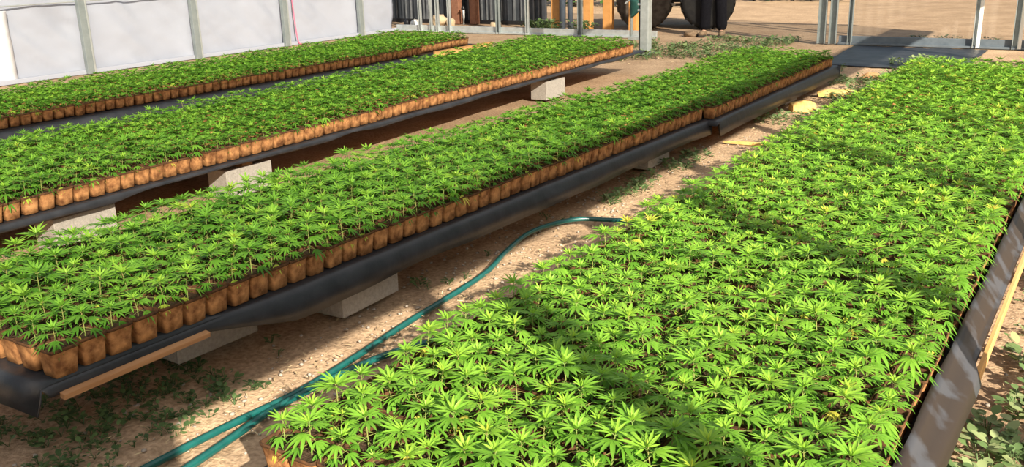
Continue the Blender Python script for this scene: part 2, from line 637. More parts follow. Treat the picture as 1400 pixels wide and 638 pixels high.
NV = 16
HI_TALL = [hemp(100 + k, True, .84, .12, .92) for k in range(NV)]
HI_LOW = [hemp(300 + k, True, .92, .03, .95) for k in range(NV)]
LO = [hemp(500 + k, False, .84, 0.) for k in range(NV)]
P_hi, S_hi = pot_geo(True)
P_lo, S_lo = pot_geo(False)
me_pot, me_soil = P_hi.mesh('pot'), S_hi.mesh('soil')
me_pot.materials.append(M['pot'])
me_pot.materials.append(M['soil'])
me_pot.materials.append(M['rim'])
me_soil.materials.append(M['soil'])
me_pot.polygons.foreach_set('use_smooth', [True] * len(me_pot.polygons))
me_fol, me_stem = {}, {}
for nm, lib in (('tall', HI_TALL), ('low', HI_LOW)):
    for k, (G, S) in enumerate(lib):
        a, s = G.mesh('foliage'), S.mesh('stem')
        a.materials.append(M['hemp'])
        s.materials.append(M['stem'])
        me_fol[nm, k], me_stem[nm, k] = a, s

ORD = ['zeroth', 'first', 'second', 'third', 'fourth', 'fifth', 'sixth', 'seventh', 'eighth', 'ninth', 'tenth', 'eleventh', 'twelfth', 'thirteenth', 'fourteenth', 'fifteenth',
       'sixteenth', 'seventeenth', 'eighteenth', 'nineteenth', 'twentieth']


def ordinal(n):
    if n <= 20:
        return ORD[n]
    if n % 10 == 0:
        return {30: 'thirtieth', 40: 'fortieth'}[n]
    return {2: 'twenty', 3: 'thirty', 4: 'forty'}[n // 10] + '-' + ORD[n % 10]


def yellowed(v, lib):
    return max(lib[v][0].t) > .9


def seedling_label(p):
    b = BEDS[p['bed']]
    row = ordinal(p['row'] + 1)
    if b['key'] == 'right':
        f, lib = b['n'] - p['file'], HI_TALL                            # counted from the left rim, next to the hose
        look = 'stunted' if p['gap'] else ('yellow-tinged' if yellowed(p['var'], lib) else 'bright green')
        if f == 1 and p['row'] == 0:
            return 'hemp seedling in the near left corner pot of the sunlit right bed'
        if f == 1:
            return f'{look} hemp seedling on the right bed\'s hose-side rim, {row} from the near corner'
        if f == b['n']:
            return f'{look} hemp seedling on the right bed\'s board-side rim, {row} from the near end'
        return f'{look} hemp seedling, right bed, {ordinal(f)} in from hose-side rim, {row} from near end'
    f, lib = p['file'] + 1, HI_LOW
    look = 'stunted' if p['gap'] else ('yellow-tinged' if yellowed(p['var'], lib) else 'green')
    if f == 1 and p['row'] == 0:
        return 'hemp seedling in the near corner pot of the middle bed above the loose board'
    if f == 1:
        return f'{look} hemp seedling in the middle bed\'s aisle-side pots, {row} from the near corner'
    return f'{look} hemp seedling, middle bed, {ordinal(f)} in from aisle-side pots, {row} from near end'


def make_seedling(p):
    nm = 'tall' if BEDS[p['bed']]['key'] == 'right' else 'low'
    t = thing('hemp_seedling', seedling_label(p), 'seedling', (p['x'], p['y'], p['z']), 0, 'potted hemp seedlings packed in the raised beds')
    pot = link(bpy.data.objects.new('pot', me_pot), t)
    pot.rotation_euler = (0, 0, rnd.choice((0, 1, 2, 3)) * math.pi / 2 + rnd.uniform(-.03, .03))
    soil = link(bpy.data.objects.new('soil', me_soil), pot)
    for name, me in (('stem', me_stem), ('foliage', me_fol)):
        o = link(bpy.data.objects.new(name, me[nm, p['var']]), t)
        o.location = (0, 0, POT_TOP)
        o.rotation_euler = (0, 0, p['yaw'])
        o.scale = (p['sc'],) * 3
    return t


for p in single:
    make_seedling(p)

items_f, items_p = [], []
libs = {'tall': [(G.arrays(), S.arrays()) for G, S in HI_TALL], 'low': [(G.arrays(), S.arrays()) for G, S in HI_LOW], 'lo': [(G.arrays(), S.arrays()) for G, S in LO]}
for lib in libs.values():
    for G, S in lib:
        S[4][:] = 1                                                     # stems take the second material
pa, sa = P_hi.arrays(), S_hi.arrays()
sa[4][:] = 1
pl, sl = P_lo.arrays(), S_lo.arrays()
for p in rest:
    b = BEDS[p['bed']]
    far = p['px'][2] > 6.0
    key = 'lo' if far else ('tall' if b['key'] == 'right' else 'low')
    sc = p['sc'] * (b['tall'] if far else 1.)
    c, s = math.cos(p['yaw']), math.sin(p['yaw'])
    A = np.array([[c, -s, 0], [s, c, 0], [0, 0, 1]]) * sc
    off = np.array([p['x'], p['y'], p['z'] + POT_TOP])
    G, S = libs[key][p['var']]
    items_f.append((G, A, off, p['dt'] + (b['pale'] if far else 0)))
    if not far or p['edge']:
        items_f.append((S, A, off, 0))
    o2 = np.array([p['x'], p['y'], p['z']])
    k = rnd.uniform(-.04, .04)
    B = np.array([[math.cos(k), -math.sin(k), 0], [math.sin(k), math.cos(k), 0], [0, 0, 1]])
    if far and not p['edge']:
        items_p += [(pl, B, o2, 0), (sl, B, o2, 0)]
    else:
        items_p += [(pa, B, o2, 0), (sa, B, o2, 0)]
crop = obj('hemp_seedlings', merge('hemp_seedlings', items_f), [M['hemp'], M['stem']])
tag(crop, 'unbroken green carpet of hemp seedlings over the middles and far ends of all beds', 'seedlings', kind='stuff')
pots = obj('pots', merge('pots', items_p), [M['pot'], M['soil'], M['rim']], crop)
pots['kind'] = 'stuff'


# ------------------------------------------------------------------ bed liners, decks, blocks, boards
def sweep(name, ys, section, material, parent=None, thick=.003):
    """section(y) -> list of (x, z); swept along the bed"""
    G = Geo()
    rows = [section(y) for y in ys]
    n = len(rows[0])
    vs = [(x, y, z) for y, r in zip(ys, rows) for x, z in r]
    G.add(vs, [(k * n + j, (k + 1) * n + j, (k + 1) * n + j + 1, k * n + j + 1) for k in range(len(ys) - 1) for j in range(n - 1)])
    o = obj(name, G.mesh(name), material, parent, smooth=True)
    md = o.modifiers.new('thickness', 'SOLIDIFY')
    md.thickness = thick
    md.offset = 0
    return o


def wob(y, s, k, a):
    return a * (float(vnoise(y, k * 3.1, s, k)) - .5) * 2


def liner(name, label, ya, yb, xr, xl, zb, right_skirt, left_drop=.06, front=.08, front_drop=.10, mt='liner'):
    """plastic sheet under the pots, its edges folded over the deck: right_skirt(y) -> [(dx, dz)] from the pot face outwards"""
    core = list(np.arange(ya, yb, .06)) + [yb]
    fr = [(ya - front - .018, -front_drop), (ya - front, -front_drop * .45), (ya - front * .85, -.006), (ya - front * .4, 0)]
    bk = [(yb + front * .4, 0), (yb + front * .85, -.006), (yb + front, -front_drop * .45), (yb + front + .01, -front_drop)]
    ext = dict(fr + bk)
    ys = [a for a, _ in fr] + core + [a for a, _ in bk]

    def section(y):
        yc = min(max(y, ya), yb)
        z = zb(yc)
        dz = ext.get(y, 0.)
        x1, x0 = xr(yc), xl(yc)
        pts = [(x0 - .05, z - left_drop), (x0 - .035, z - .004)]
        pts += [(x0 + (x1 - x0) * k / 6, z) for k in range(7)]
        pts += [(x1 + dx, z + d) for dx, d in right_skirt(yc)]
        if dz:
            u = min(1, abs(dz) / .06)
            pts = [(max(min(x, x1 + .002 + (1 - u) * .1), x0 - .002 - (1 - u) * .1), max(min(zz, z) + dz * max(0, 1 - (z - min(zz, z)) / .15), z + dz) + wob(x, 7, 4, .008) * u) for x, zz in pts]
        return pts
    o = sweep(name, ys, section, M[mt])
    tag(o, label, 'plastic sheet', 'black plastic bed liners')
    return o


def skirt_middle(y):
    k = min(1, max(0, (y - 2.0) / .4))                                 # near the end the sheet lies tucked inside the board
    d = .105 + wob(y, 2.2, 1, .014)
    out = [(.016, -.001), (.024 + wob(y, 3, 2, .004), -.006), (.031 + wob(y, 3, 2, .005), -.024), (.042 + wob(y, 2.5, 3, .006), -.55 * d), (.046 + wob(y, 2.5, 5, .010), -d - .01)]
    tuck = [(-.004, -.001), (.000, -.006), (.002, -.014), (.004, -.026), (.005, -.04)]
    return [(a * k + c * (1 - k), b * k + e * (1 - k)) for (a, b), (c, e) in zip(out, tuck)]


liner('bed_liner', 'black plastic sheet hanging in a deep skirt below the middle bed\'s brown pots', 1.41, 6.78, BEDS[1]['xr'], lambda y: -2.61 - 10 * PITCH, BEDS[1]['zb'], skirt_middle, front=.05, front_drop=.09)
liner('bed_liner', 'black plastic sheet under the far half of the middle bed', 6.82, 10.42, BEDS[2]['xr'], lambda y: -2.545 - 10 * PITCH, BEDS[2]['zb'],
      lambda y: [(.016, -.001), (.024, -.006), (.031 + wob(y, 3, 2, .005), -.024), (.042 + wob(y, 2.5, 3, .006), -.06), (.048 + wob(y, 2.5, 5, .012), -.12)], front=.03, front_drop=.04)
liner('bed_liner', 'black plastic sheet with a short wavy edge under the orange pots of the third bed', 1.85, 10.5, BEDS[3]['xr'], lambda y: BEDS[3]['xr'](y) - 14 * PITCH, BEDS[3]['zb'],
      lambda y: [(.012, 0), (.022 + wob(y, 3, 6, .006), -.006), (.026 + wob(y, 4, 7, .008), -.022 + wob(y, 3.3, 8, .010)), (.024, -.034 + wob(y, 3.3, 8, .016))], front=.14, front_drop=.03)
liner('bed_liner', 'black plastic sheet under the bed beside the white wall', 2.85, 11.05, lambda y: -7.62, lambda y: -7.62 - 13 * PITCH, BEDS[4]['zb'],
      lambda y: [(.03, 0), (.08 + wob(y, 2, 9, .015), -.02), (.10 + wob(y, 2, 10, .02), -.09), (.105, -.16)])
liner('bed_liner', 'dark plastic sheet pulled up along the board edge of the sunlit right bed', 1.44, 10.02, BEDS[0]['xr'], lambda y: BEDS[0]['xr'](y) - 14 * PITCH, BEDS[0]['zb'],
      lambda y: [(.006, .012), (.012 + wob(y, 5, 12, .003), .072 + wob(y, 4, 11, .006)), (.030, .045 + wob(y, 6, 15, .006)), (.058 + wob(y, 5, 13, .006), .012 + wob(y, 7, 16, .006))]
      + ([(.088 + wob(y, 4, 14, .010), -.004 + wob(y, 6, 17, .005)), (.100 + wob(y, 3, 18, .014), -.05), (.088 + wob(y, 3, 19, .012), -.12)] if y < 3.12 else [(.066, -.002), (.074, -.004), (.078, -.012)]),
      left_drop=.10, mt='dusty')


def deck(name, label, ya, yb, xa, xb, zb, drop, skew=0.):
    G = Geo()
    ys = np.linspace(ya, yb, 24)
    vs, fs = [], []
    for y in ys:
        z = zb(y) - drop
        k = skew * (y - ya)
        vs += [(xa + k, y, z), (xb + k, y, z), (xb + k, y, z - .018), (xa + k, y, z - .018)]
    for k in range(len(ys) - 1):
        fs += [(k * 4 + j, k * 4 + (j + 1) % 4, (k + 1) * 4 + (j + 1) % 4, (k + 1) * 4 + j) for j in range(4)]
    fs += [(0, 3, 2, 1), tuple(len(vs) - 4 + i for i in range(4))]
    G.add(vs, fs)
    o = obj(name, G.mesh(name), M['lumber_red'])
    return tag(o, label, 'board', 'plywood decks of the beds')


deck('plywood_deck', 'plywood deck carrying the near half of the middle bed', 1.40, 6.75, -3.65, -2.615, BEDS[1]['zb'], .006)
deck('plywood_deck', 'plywood deck carrying the far half of the middle bed', 6.93, 10.42, -3.56, -2.54, BEDS[2]['zb'], .006)
deck('plywood_deck', 'plywood deck carrying the third bed with the orange pots', 1.85, 10.45, -6.10, -4.72, BEDS[3]['zb'], .006, -.024)
deck('plywood_deck', 'plywood deck carrying the bed beside the white wall', 2.85, 11.05, -8.93, -7.58, BEDS[4]['zb'], .006)
deck('plywood_deck', 'plywood deck carrying the sunlit right bed', 1.45, 10.0, -1.70, -.27, BEDS[0]['zb'], .006)


def block_mesh():
    """hollow concrete block 390 x 190 x 190 with two square cores, long side along Y"""
    bm = bmesh.new()
    L, W, H = .39, .19, .19
    xs = [-W / 2, -W / 2 + .032, W / 2 - .032, W / 2]
    ys = [-L / 2, -L / 2 + .034, -.017, .017, L / 2 - .034, L / 2]
    grid = {}
    for z in (0, H):
        for i, x in enumerate(xs):
            for j, y in enumerate(ys):
                grid[i, j, z] = bm.verts.new((x, y, z))
    hole = {(1, 1), (1, 3)}
    for i in range(3):
        for j in range(5):
            c = [(i, j), (i + 1, j), (i + 1, j + 1), (i, j + 1)]
            if (i, j) in hole:
                for (a, b) in zip(c, c[1:] + c[:1]):
                    bm.faces.new((grid[(*a, 0)], grid[(*a, H)], grid[(*b, H)], grid[(*b, 0)]))
            else:
                bm.faces.new([grid[(*a, H)] for a in c])
                bm.faces.new([grid[(*a, 0)] for a in c[::-1]])
    for i in range(3):
        for j in (0, 5):
            f = [grid[i, j, 0], grid[i + 1, j, 0], grid[i + 1, j, H], grid[i, j, H]]
            bm.faces.new(f if j == 0 else f[::-1])
    for j in range(5):
        for i in (0, 3):
            f = [grid[i, j, 0], grid[i, j, H], grid[i, j + 1, H], grid[i, j + 1, 0]]
            bm.faces.new(f if i == 0 else f[::-1])
    bmesh.ops.recalc_face_normals(bm, faces=bm.faces)
    es = [e for e in bm.edges if len(e.link_faces) == 2 and e.calc_face_angle(0) > 1]
    bmesh.ops.bevel(bm, geom=es, offset=.004, segments=1, affect='EDGES')
    me = bpy.data.meshes.new('cinder_block')
    bm.to_mesh(me)
    bm.free()
    me.materials.append(M['block'])
    return me


ME_BLOCK = block_mesh()


def block(x, y, label, rz=0., z=-.008):
    o = link(bpy.data.objects.new('cinder_block', ME_BLOCK))
    o.location = (x, y, z)
    o.rotation_euler = (0, 0, rz)
    tag(o, label, 'concrete block', 'concrete blocks under the beds')
    return o


def bearer(xa, xb, y, z0, z1, label):
    bm = bmesh.new()
    box(bm, ((xa + xb) / 2, y, (z0 + z1) / 2), (xb - xa, .089, z1 - z0), bev=.003)
    return tag(obj('timber_bearer', bm, M['lumber_red']), label, 'timber', 'timbers lying across the blocks')


BL = [
    (-2.765, 2.935, 'grey concrete block in the aisle shade, propping the middle bed beside the lit sand', .03, 1),
    (-2.98, 2.26, 'concrete block set back in the dark under the near end of the middle bed', -.05, 1),
    (-2.775, 6.10, 'grey concrete block far along the aisle where the middle bed\'s pots step out', .02, 1),
    (-2.74, 9.2, 'concrete block under the far half of the middle bed', 0, 2),
    (-3.42, 2.935, 'concrete block under the hidden back edge of the middle bed, near end', 0, 1),
    (-3.42, 6.10, 'concrete block under the hidden back edge of the middle bed, halfway along', 0, 1),
    (-4.86, 2.93, 'sunlit pale block under the third bed, at the photo\'s left edge', .02, 3),
    (-4.88, 4.16, 'sunlit pale block under the third bed, second from the photo\'s left edge', -.02, 3),
    (-4.97, 8.42, 'sunlit pale block under the far end of the third bed', 0, 3),
    (-5.98, 4.16, 'concrete block under the hidden back edge of the third bed', 0, 3),
    (-7.78, 5.0, 'concrete block under the near end of the bed beside the white wall', 0, 4),
    (-7.78, 9.6, 'concrete block under the far end of the bed beside the white wall', 0, 4),
    (-1.60, 2.2, 'concrete block under the hose side of the right bed, near end', 0, 0),
    (-1.60, 6.0, 'concrete block under the hose side of the right bed, halfway along', 0, 0),
    (-.42, 2.6, 'concrete block under the board side of the right bed, near end', 0, 0),
    (-.42, 6.4, 'concrete block under the board side of the right bed, halfway along', 0, 0),
]
for x, y, lb, rz, bi in BL:
    zt = BEDS[bi]['zb'](y) - .006 - .018
    h = min(.19, zt - .012)
    block(x, y, lb, rz, zt - .19 - (.045 if zt > .235 else .012))
bearer(-3.52, -2.68, 2.935, .182 + .02, BEDS[1]['zb'](2.935) - .025, 'timber across the near blocks under the middle bed')
bearer(-3.52, -2.72, 6.1, .185, BEDS[1]['zb'](6.1) - .025, 'timber across the halfway blocks under the middle bed')
bearer(-6.1, -4.80, 4.16, .187, .233, 'timber across the blocks under the third bed')


def board(name, a, b, w, h, material, label, cat='board', group=None, roll=0.):
    """plank from a to b, along Y mostly; object origin at a so the grain follows it"""
    A, B = Vector(a), Vector(b)
    d = B - A
    L = d.length
    bm = bmesh.new()
    n = max(2, int(L / .25))
    t = bmesh.new()
    bmesh.ops.create_cube(t, size=1)
    bmesh.ops.scale(t, vec=(w, L, h), verts=t.verts)
    bmesh.ops.bevel(t, geom=t.edges[:], offset=min(w, h) * .08, segments=1, affect='EDGES')
    bmesh.ops.translate(t, vec=(0, L / 2, 0), verts=t.verts)
    o = obj(name, t, material)
    q = d.normalized().to_track_quat('Y', 'Z')
    o.rotation_mode = 'QUATERNION'
    o.rotation_quaternion = q @ Matrix.Rotation(roll, 3, 'Y').to_quaternion()
    o.location = A
    return tag(o, label, cat, group)


board('edge_board', (-2.594, 1.42, .262), (-2.590, 1.98, .262), .026, .020, M['lumber_red'], 'reddish board along the near corner of the middle bed, dark plastic behind it', roll=.15)
board('edge_board', (-.232, 3.06, .190), (-.150, 10.0, .190), .014, .050, M['lumber'], 'long orange board lying along the outer edge of the sunlit right bed')
board('edge_board', (-7.50, 9.8, .225), (-7.50, 11.15, .225), .03, .07, M['lumber'], 'short orange board at the far end of the bed beside the white wall')


def scrap(name, c, L, w, h, rz, label, mt, pts=7, taper=.35):
    """split piece of firewood or board: long, ragged ends"""
    r = random.Random(label)
    bm = bmesh.new()
    rings = []
    for k in range(pts):
        t = k / (pts - 1)
        s = (1 - taper * abs(2 * t - 1) ** 2)
        ring = []
        for (u, v) in ((-.5, 0), (-.42, .8), (-.1, 1), (.35, .85), (.5, .1), (.3, -.05), (-.3, -.05)):
            ring.append(bm.verts.new(((t - .5) * L + r.uniform(-.01, .01) * (k in (0, pts - 1)), u * w * s * r.uniform(.92, 1.08), max(-.004, v * h * s * r.uniform(.9, 1.1)))))
        rings.append(ring)
    for a, b in zip(rings, rings[1:]):
        for j in range(7):
            bm.faces.new((a[j], a[(j + 1) % 7], b[(j + 1) % 7], b[j]))
    bm.faces.new(rings[0][::-1])
    bm.faces.new(rings[-1])
    bmesh.ops.recalc_face_normals(bm, faces=bm.faces)
    o = obj(name, bm, mt)
    o.location = c
    o.rotation_euler = (0, 0, rz)
    return tag(o, label, 'wood', 'split wood lying in the aisle')


scrap('wood_scrap', (-2.32, 9.70, .004), .40, .16, .07, .38, 'longer yellow split of wood lying across the far aisle', M['yellow_wood'])
scrap('wood_scrap', (-2.40, 8.72, .004), .22, .18, .09, .6, 'shorter chunky yellow split of wood in the far aisle', M['yellow_wood'], taper=.2)
scrap('wood_stick', (-2.30, 7.02, .01), .46, .035, .025, .05, 'thin pale stick lying across the aisle by the right bed', M['yellow_wood'])
scrap('wood_scrap', (-2.28, 11.0, .004), .20, .12, .08, .2, 'small reddish chunk of wood furthest along the aisle', M['lumber_red'])


# ------------------------------------------------------------------ hoses
def hose(pts, label, rad=.0155):
    bm = bmesh.new()
    tube(bm, catmull(pts, 10), rad, 12)
    o = obj('garden_hose', bm, M['teal'], smooth=True)
    return tag(o, label, 'hose', 'garden hoses along the aisle')


hose([(-2.36, .9, .016), (-2.395, 1.3, .016), (-2.39, 1.53, .016), (-2.375, 1.84, .016), (-2.345, 2.15, .018), (-2.37, 2.5, .016), (-2.41, 2.88, .016), (-2.46, 3.5, .016), (-2.55, 3.85, .02),
      (-2.60, 4.15, .03), (-2.575, 4.37, .03), (-2.48, 4.52, .036), (-2.34, 4.62, .024), (-2.1, 4.72, .018), (-1.9, 4.76, .018)],
     'long dark green hose curving along the aisle and under the right bed', .0135)
hose([(-2.24, 1.1, .016), (-2.265, 1.45, .016), (-2.275, 1.62, .018), (-2.30, 1.82, .018), (-2.325, 2.0, .017), (-2.315, 2.3, .016), (-2.26, 2.6, .016), (-2.1, 2.9, .016), (-1.85, 3.1, .016)],
     'short stretch of green hose nearest the right bed, a sunlit glint on it', .014)


# ------------------------------------------------------------------ weeds, litter, stones
def round_leaf(G, o, d, n, L, w, tone):
    s = d.cross(n).normalized()
    prof = [(0, 0), (.16, .30), (.45, .5), (.78, .36), (1, 0)]
    mid = [o + d * (L * t) - n * (.12 * L * t * t) for t, _ in prof]
    lf = [m_ + s * (w * k) + n * (.10 * w * k) for m_, (t, k) in zip(mid, prof)]
    rt = [m_ - s * (w * k) + n * (.10 * w * k) for m_, (t, k) in zip(mid, prof)]
    vs = mid + lf[1:4] + rt[1:4]
    G.add(vs, [(0, 1, 5), (1, 2, 6, 5), (2, 3, 7, 6), (3, 4, 7), (0, 8, 1), (8, 9, 2, 1), (9, 10, 3, 2), (10, 4, 3)], tone)


def weed_plant(G, x, y, r, size, tone, nleaf, h):
    for k in range(nleaf):
        a = r.uniform(0, 6.28)
        e = R(r.uniform(5, 60))
        rr = size * r.uniform(.3, 1.6)
        o = Vector((x + math.cos(a) * rr * .8, y + math.sin(a) * rr * .8, .002 + h * r.random()))
        # petiole as a thin three-sided strip from the crown to the leaf
        c = Vector((x, y, -.01))
        sd = Vector((-math.sin(a), math.cos(a), 0)) * .0012
        G.add([c - sd, c + sd, o + sd, o - sd], [(0, 1, 2, 3)], tone * .7)
        d = Vector((math.cos(a) * math.cos(e), math.sin(a) * math.cos(e), math.sin(e) * .6)).normalized()
        side = d.cross(Vector((0, 0, 1))).normalized()
        n = side.cross(d).normalized()
        L = size * r.uniform(.6, 1.2)
        round_leaf(G, o, d, n, L, L * r.uniform(.55, .95), min(1, max(0, tone + r.uniform(-.25, .25))))


def weeds(label, n, place, size, tone, nleaf=7, h=.03, seed=1, cat='weeds'):
    r = random.Random(seed)
    G = Geo()
    for _ in range(n):
        q = place(r)
        if q:
            weed_plant(G, q[0], q[1], r, size * r.uniform(.7, 1.3), tone, nleaf, h)
    o = obj('weeds', G.mesh('weeds'), M['weed'])
    return tag(o, label, cat, kind='stuff')


def blob(x0, x1, y0, y1, thr=.0, s=3., seed=3):
    def f(r):
        x, y = r.uniform(x0, x1), r.uniform(y0, y1)
        return (x, y) if float(vnoise(x, y, s, seed)) > thr else None
    return f


weeds('round-leaved pale weeds on the ground outside the right bed\'s edge', 210, blob(-.22, .30, 2.55, 3.75, .42, 5., 5), .042, .62, 9, .05, 21)
weeds('sparse low weeds beside the orange board further along', 60, blob(-.22, .2, 3.8, 5.4, .55, 4., 6), .028, .55, 7, .03, 22)
weeds('dark creeping weeds in the shade at the photo\'s lower left corner', 260, blob(-3.15, -2.50, 1.15, 2.15, .45, 4.5, 7), .020, .28, 8, .02, 23)
weeds('small weeds sprouting along the shaded edge of the sandy aisle', 70, blob(-2.82, -2.52, 2.0, 4.6, .55, 5., 8), .018, .34, 7, .02, 24)
weeds('grey-green weeds growing beside the far concrete block in the aisle', 60, blob(-2.66, -2.46, 5.0, 6.6, .35, 4., 9), .034, .5, 8, .04, 25)
weeds('mixed weeds and pale stalks crowding the far end of the aisle', 800, blob(-2.80, -1.78, 7.4, 13.2, .40, 1.6, 10), .040, .62, 9, .07, 26)
weeds('weeds around the foot of the steel post by the doorway', 620, blob(-6.4, -4.2, 11.6, 14.9, .36, 1.5, 11), .045, .52, 9, .07, 27)
weeds('dry weeds growing against the foot of the back wall', 90, lambda r: (r.choice((-9.15, -8.9, -8.75, -8.1)) + r.gauss(0, .10), r.uniform(14.85, 15.1)), .07, .50, 9, .22, 28)
weeds('dark sprigs growing outside the clear ribbed panel', 40, lambda r: (r.uniform(-2.6, -1.4), r.uniform(14.85, 15.0)), .05, .10, 7, .12, 29)


def litter(label, n, place, L, seed, tone=(.1, 1)):
    r = random.Random(seed)
    G = Geo()
    for _ in range(n):
        q = place(r)
        if not q:
            continue
        a = r.uniform(0, 6.28)
        l, w = L * r.uniform(.4, 1.5), L * r.uniform(.06, .3)
        z = .006 + r.random() * .012
        d = Vector((math.cos(a), math.sin(a), r.uniform(-.2, .3)))
        s = Vector((-math.sin(a), math.cos(a), r.uniform(-.4, .4)))
        c = Vector((q[0], q[1], z))
        G.add([c - d * l, c + s * w + Vector((0, 0, w * .4)), c + d * l, c - s * w], [(0, 3, 1), (3, 2, 1)], r.uniform(*tone))
    o = obj('dry_leaf_litter', G.mesh('dry_leaf_litter'), M['straw'])
    return tag(o, label, 'litter', kind='stuff')


litter('dry leaf scraps and straw strewn over the sandy aisle', 2600, lambda r: (r.gauss(-2.42, .14), r.uniform(1.2, 9.5)), .013, 31)
litter('straw and dry leaf scraps on the ground outside the right bed', 700, blob(-.2, .4, 2.3, 5.6), .015, 32)
litter('straw scraps on the far ground near the doorway', 500, blob(-6.2, -4.2, 11.0, 14.5), .03, 33)


def pebbles(label, n, place, size, seed):
    r = random.Random(seed)
    G = Geo()
    t = bmesh.new()
    bmesh.ops.create_icosphere(t, subdivisions=1, radius=1)
    bv, bf = [v.co.copy() for v in t.verts], [tuple(v.index for v in f.verts) for f in t.faces]
    t.free()
    for _ in range(n):
        q = place(r)
        if not q:
            continue
        s = size * r.uniform(.3, 1.) ** 1.5
        sx, sy, sz = s * r.uniform(.7, 1.2), s * r.uniform(.7, 1.2), s * r.uniform(.5, .8)
        jit = [r.uniform(.85, 1.15) for _ in bv]
        G.add([(q[0] + v.x * sx * j, q[1] + v.y * sy * j, -.006 + sz * .5 + v.z * sz * j) for v, j in zip(bv, jit)], bf)
    o = obj('pebbles', G.mesh('pebbles'), M['stone'], smooth=True)
    return tag(o, label, 'pebbles', kind='stuff')


pebbles('small stones and clods scattered along the aisle', 900, blob(-2.85, -2.2, 1.1, 7.5), .011, 41)
pebbles('clods and small stones on the ground outside the right bed', 260, blob(-.22, .35, 2.3, 5.6), .016, 42)

# ------------------------------------------------------------------ white plastic wall on the left
XW, YB = -12.1, 14.65


def wall_sheet():
    ys = np.concatenate([np.arange(1.0, 14.62, .07), [YB - .02]])
    zs = np.concatenate([np.arange(0, 1.3, .05), np.arange(1.3, 3.01, .2)])
    YY, ZZ = np.meshgrid(ys, zs)
    post = np.abs((YY - 7.85 + 1.89 / 2) % 1.89 - 1.89 / 2) / .95                  # 0 at a post, 1 midway
    XX = XW - .05 + .07 * (vnoise(YY + ZZ * .75, ZZ, 1.9, 51) - .5) * np.clip(post * 3, .2, 1)
    XX += .050 * (vnoise(YY * 1 + ZZ * 1.2, ZZ * .3, 5.5, 52) - .5) - .03 * post
    XX += .012 * (vnoise(YY * .3, ZZ, 16, 53) - .5) + .035 * (vnoise(YY + ZZ * .9, ZZ * .15, 9, 54) - .5) ** 3 * 8
    n1, n0 = YY.shape
    ix = np.arange(n1 * n0).reshape(n1, n0)
    q = np.stack([ix[:-1, :-1], ix[:-1, 1:], ix[1:, 1:], ix[1:, :-1]], -1).reshape(-1, 4)
    me = np_mesh('wall_left', np.stack([XX, YY, ZZ], -1).reshape(-1, 3), q.ravel(), np.arange(len(q)) * 4, np.full(len(q), 4))
    o = obj('wall_left', me, M['sheet'], smooth=True)
    md = o.modifiers.new('thickness', 'SOLIDIFY')
    md.thickness = .004
    md.offset = -1
    return tag(o, 'wrinkled white plastic sheeting of the left greenhouse wall', 'wall', kind='structure')


wall_sheet()


def flap():
    """the second sheet lapped over the first, creased across"""
    G = Geo()
    ys, zs = np.linspace(5.2, 6.83, 24), np.linspace(0.0, .93, 46)
    vs = [(XW - .004 + .012 * (float(vnoise(y * .6, z, 15, 61)) - .5) + (.006 if k else 0), y + .01 * (float(vnoise(0, z, 9, 62)) - .5) * (k == len(ys) - 1), z) for z in zs for k, y in enumerate(ys)]
    n = len(ys)
    G.add(vs, [(j * n + i, j * n + i + 1, (j + 1) * n + i + 1, (j + 1) * n + i) for j in range(len(zs) - 1) for i in range(n - 1)])
    o = obj('plastic_sheet', G.mesh('plastic_sheet'), M['sheet_double'], smooth=True)
    md = o.modifiers.new('thickness', 'SOLIDIFY')
    md.thickness = .004
    tag(o, 'second white plastic sheet, creased across, lapped over the left wall', 'plastic sheet')


flap()
for k, (y, lb) in enumerate(((7.85, 'grey steel wall post furthest from the back corner'), (9.72, 'grey steel wall post, third from the back corner'),
                             (11.61, 'grey steel wall post beside the pink string'), (13.53, 'grey steel wall post next to the back corner'))):
    t = thing('wall_post', lb + ' on the white plastic wall', 'post', (XW + .045, y, 0), 0, 'steel posts along the white plastic wall')
    bm = bmesh.new()
    box(bm, (0, 0, 1.5), (.07, .10, 3.0), bev=.006)
    obj('post_tube', bm, M['galv_dull'], t)
    bm = bmesh.new()
    box(bm, (.028, .064, 1.5), (.012, .028, 3.0), bev=.003)
    box(bm, (-.005, .053, 1.5), (.055, .006, 3.0), bev=.002)
    obj('clamp_strip', bm, M['galv'], t)
bm = bmesh.new()
tube(bm, [(XW + .012, y, .985) for y in np.linspace(2, 14.6, 20)], .010, 10)
tag(obj('wall_rail', bm, M['galv'], smooth=True), 'horizontal pipe rail along the white plastic wall', 'rail')
bm = bmesh.new()
tube(bm, catmull([(XW + .03, 11.80, 2.4), (XW + .035, 11.82, 1.2), (XW + .03, 11.85, .5), (XW + .05, 11.88, .06), (XW + .12, 11.95, .006)], 8), .011, 8)
tag(obj('string', bm, M['pink'], smooth=True), 'thin pink string hanging down the white plastic wall', 'string')
bm = bmesh.new()
box(bm, (XW + .0, 7.8, .03), (.05, 13.6, .06), bev=.006)
tag(obj('baseboard_left', bm, M['sheet']), 'pale board along the foot of the white plastic wall', 'baseboard', kind='structure')

# ------------------------------------------------------------------ back wall


M['shaded_base'] = mat('steel_darkened_for_shade', (.10, .125, .15), .5, .2, noise=(.14, .17, .20), scale=8)  # darker steel for the right base channel, its shade put into the colour


def channel(name, xa, xb, label, mt='galv'):
    bm = bmesh.new()
    box(bm, ((xa + xb) / 2, YB, .062), (xb - xa, .05, .115), bev=.006)
    box(bm, ((xa + xb) / 2, YB - .045, .012), (xb - xa, .06, .03), bev=.005)
    tag(obj(name, bm, M[mt]), label, 'baseboard', kind='structure')


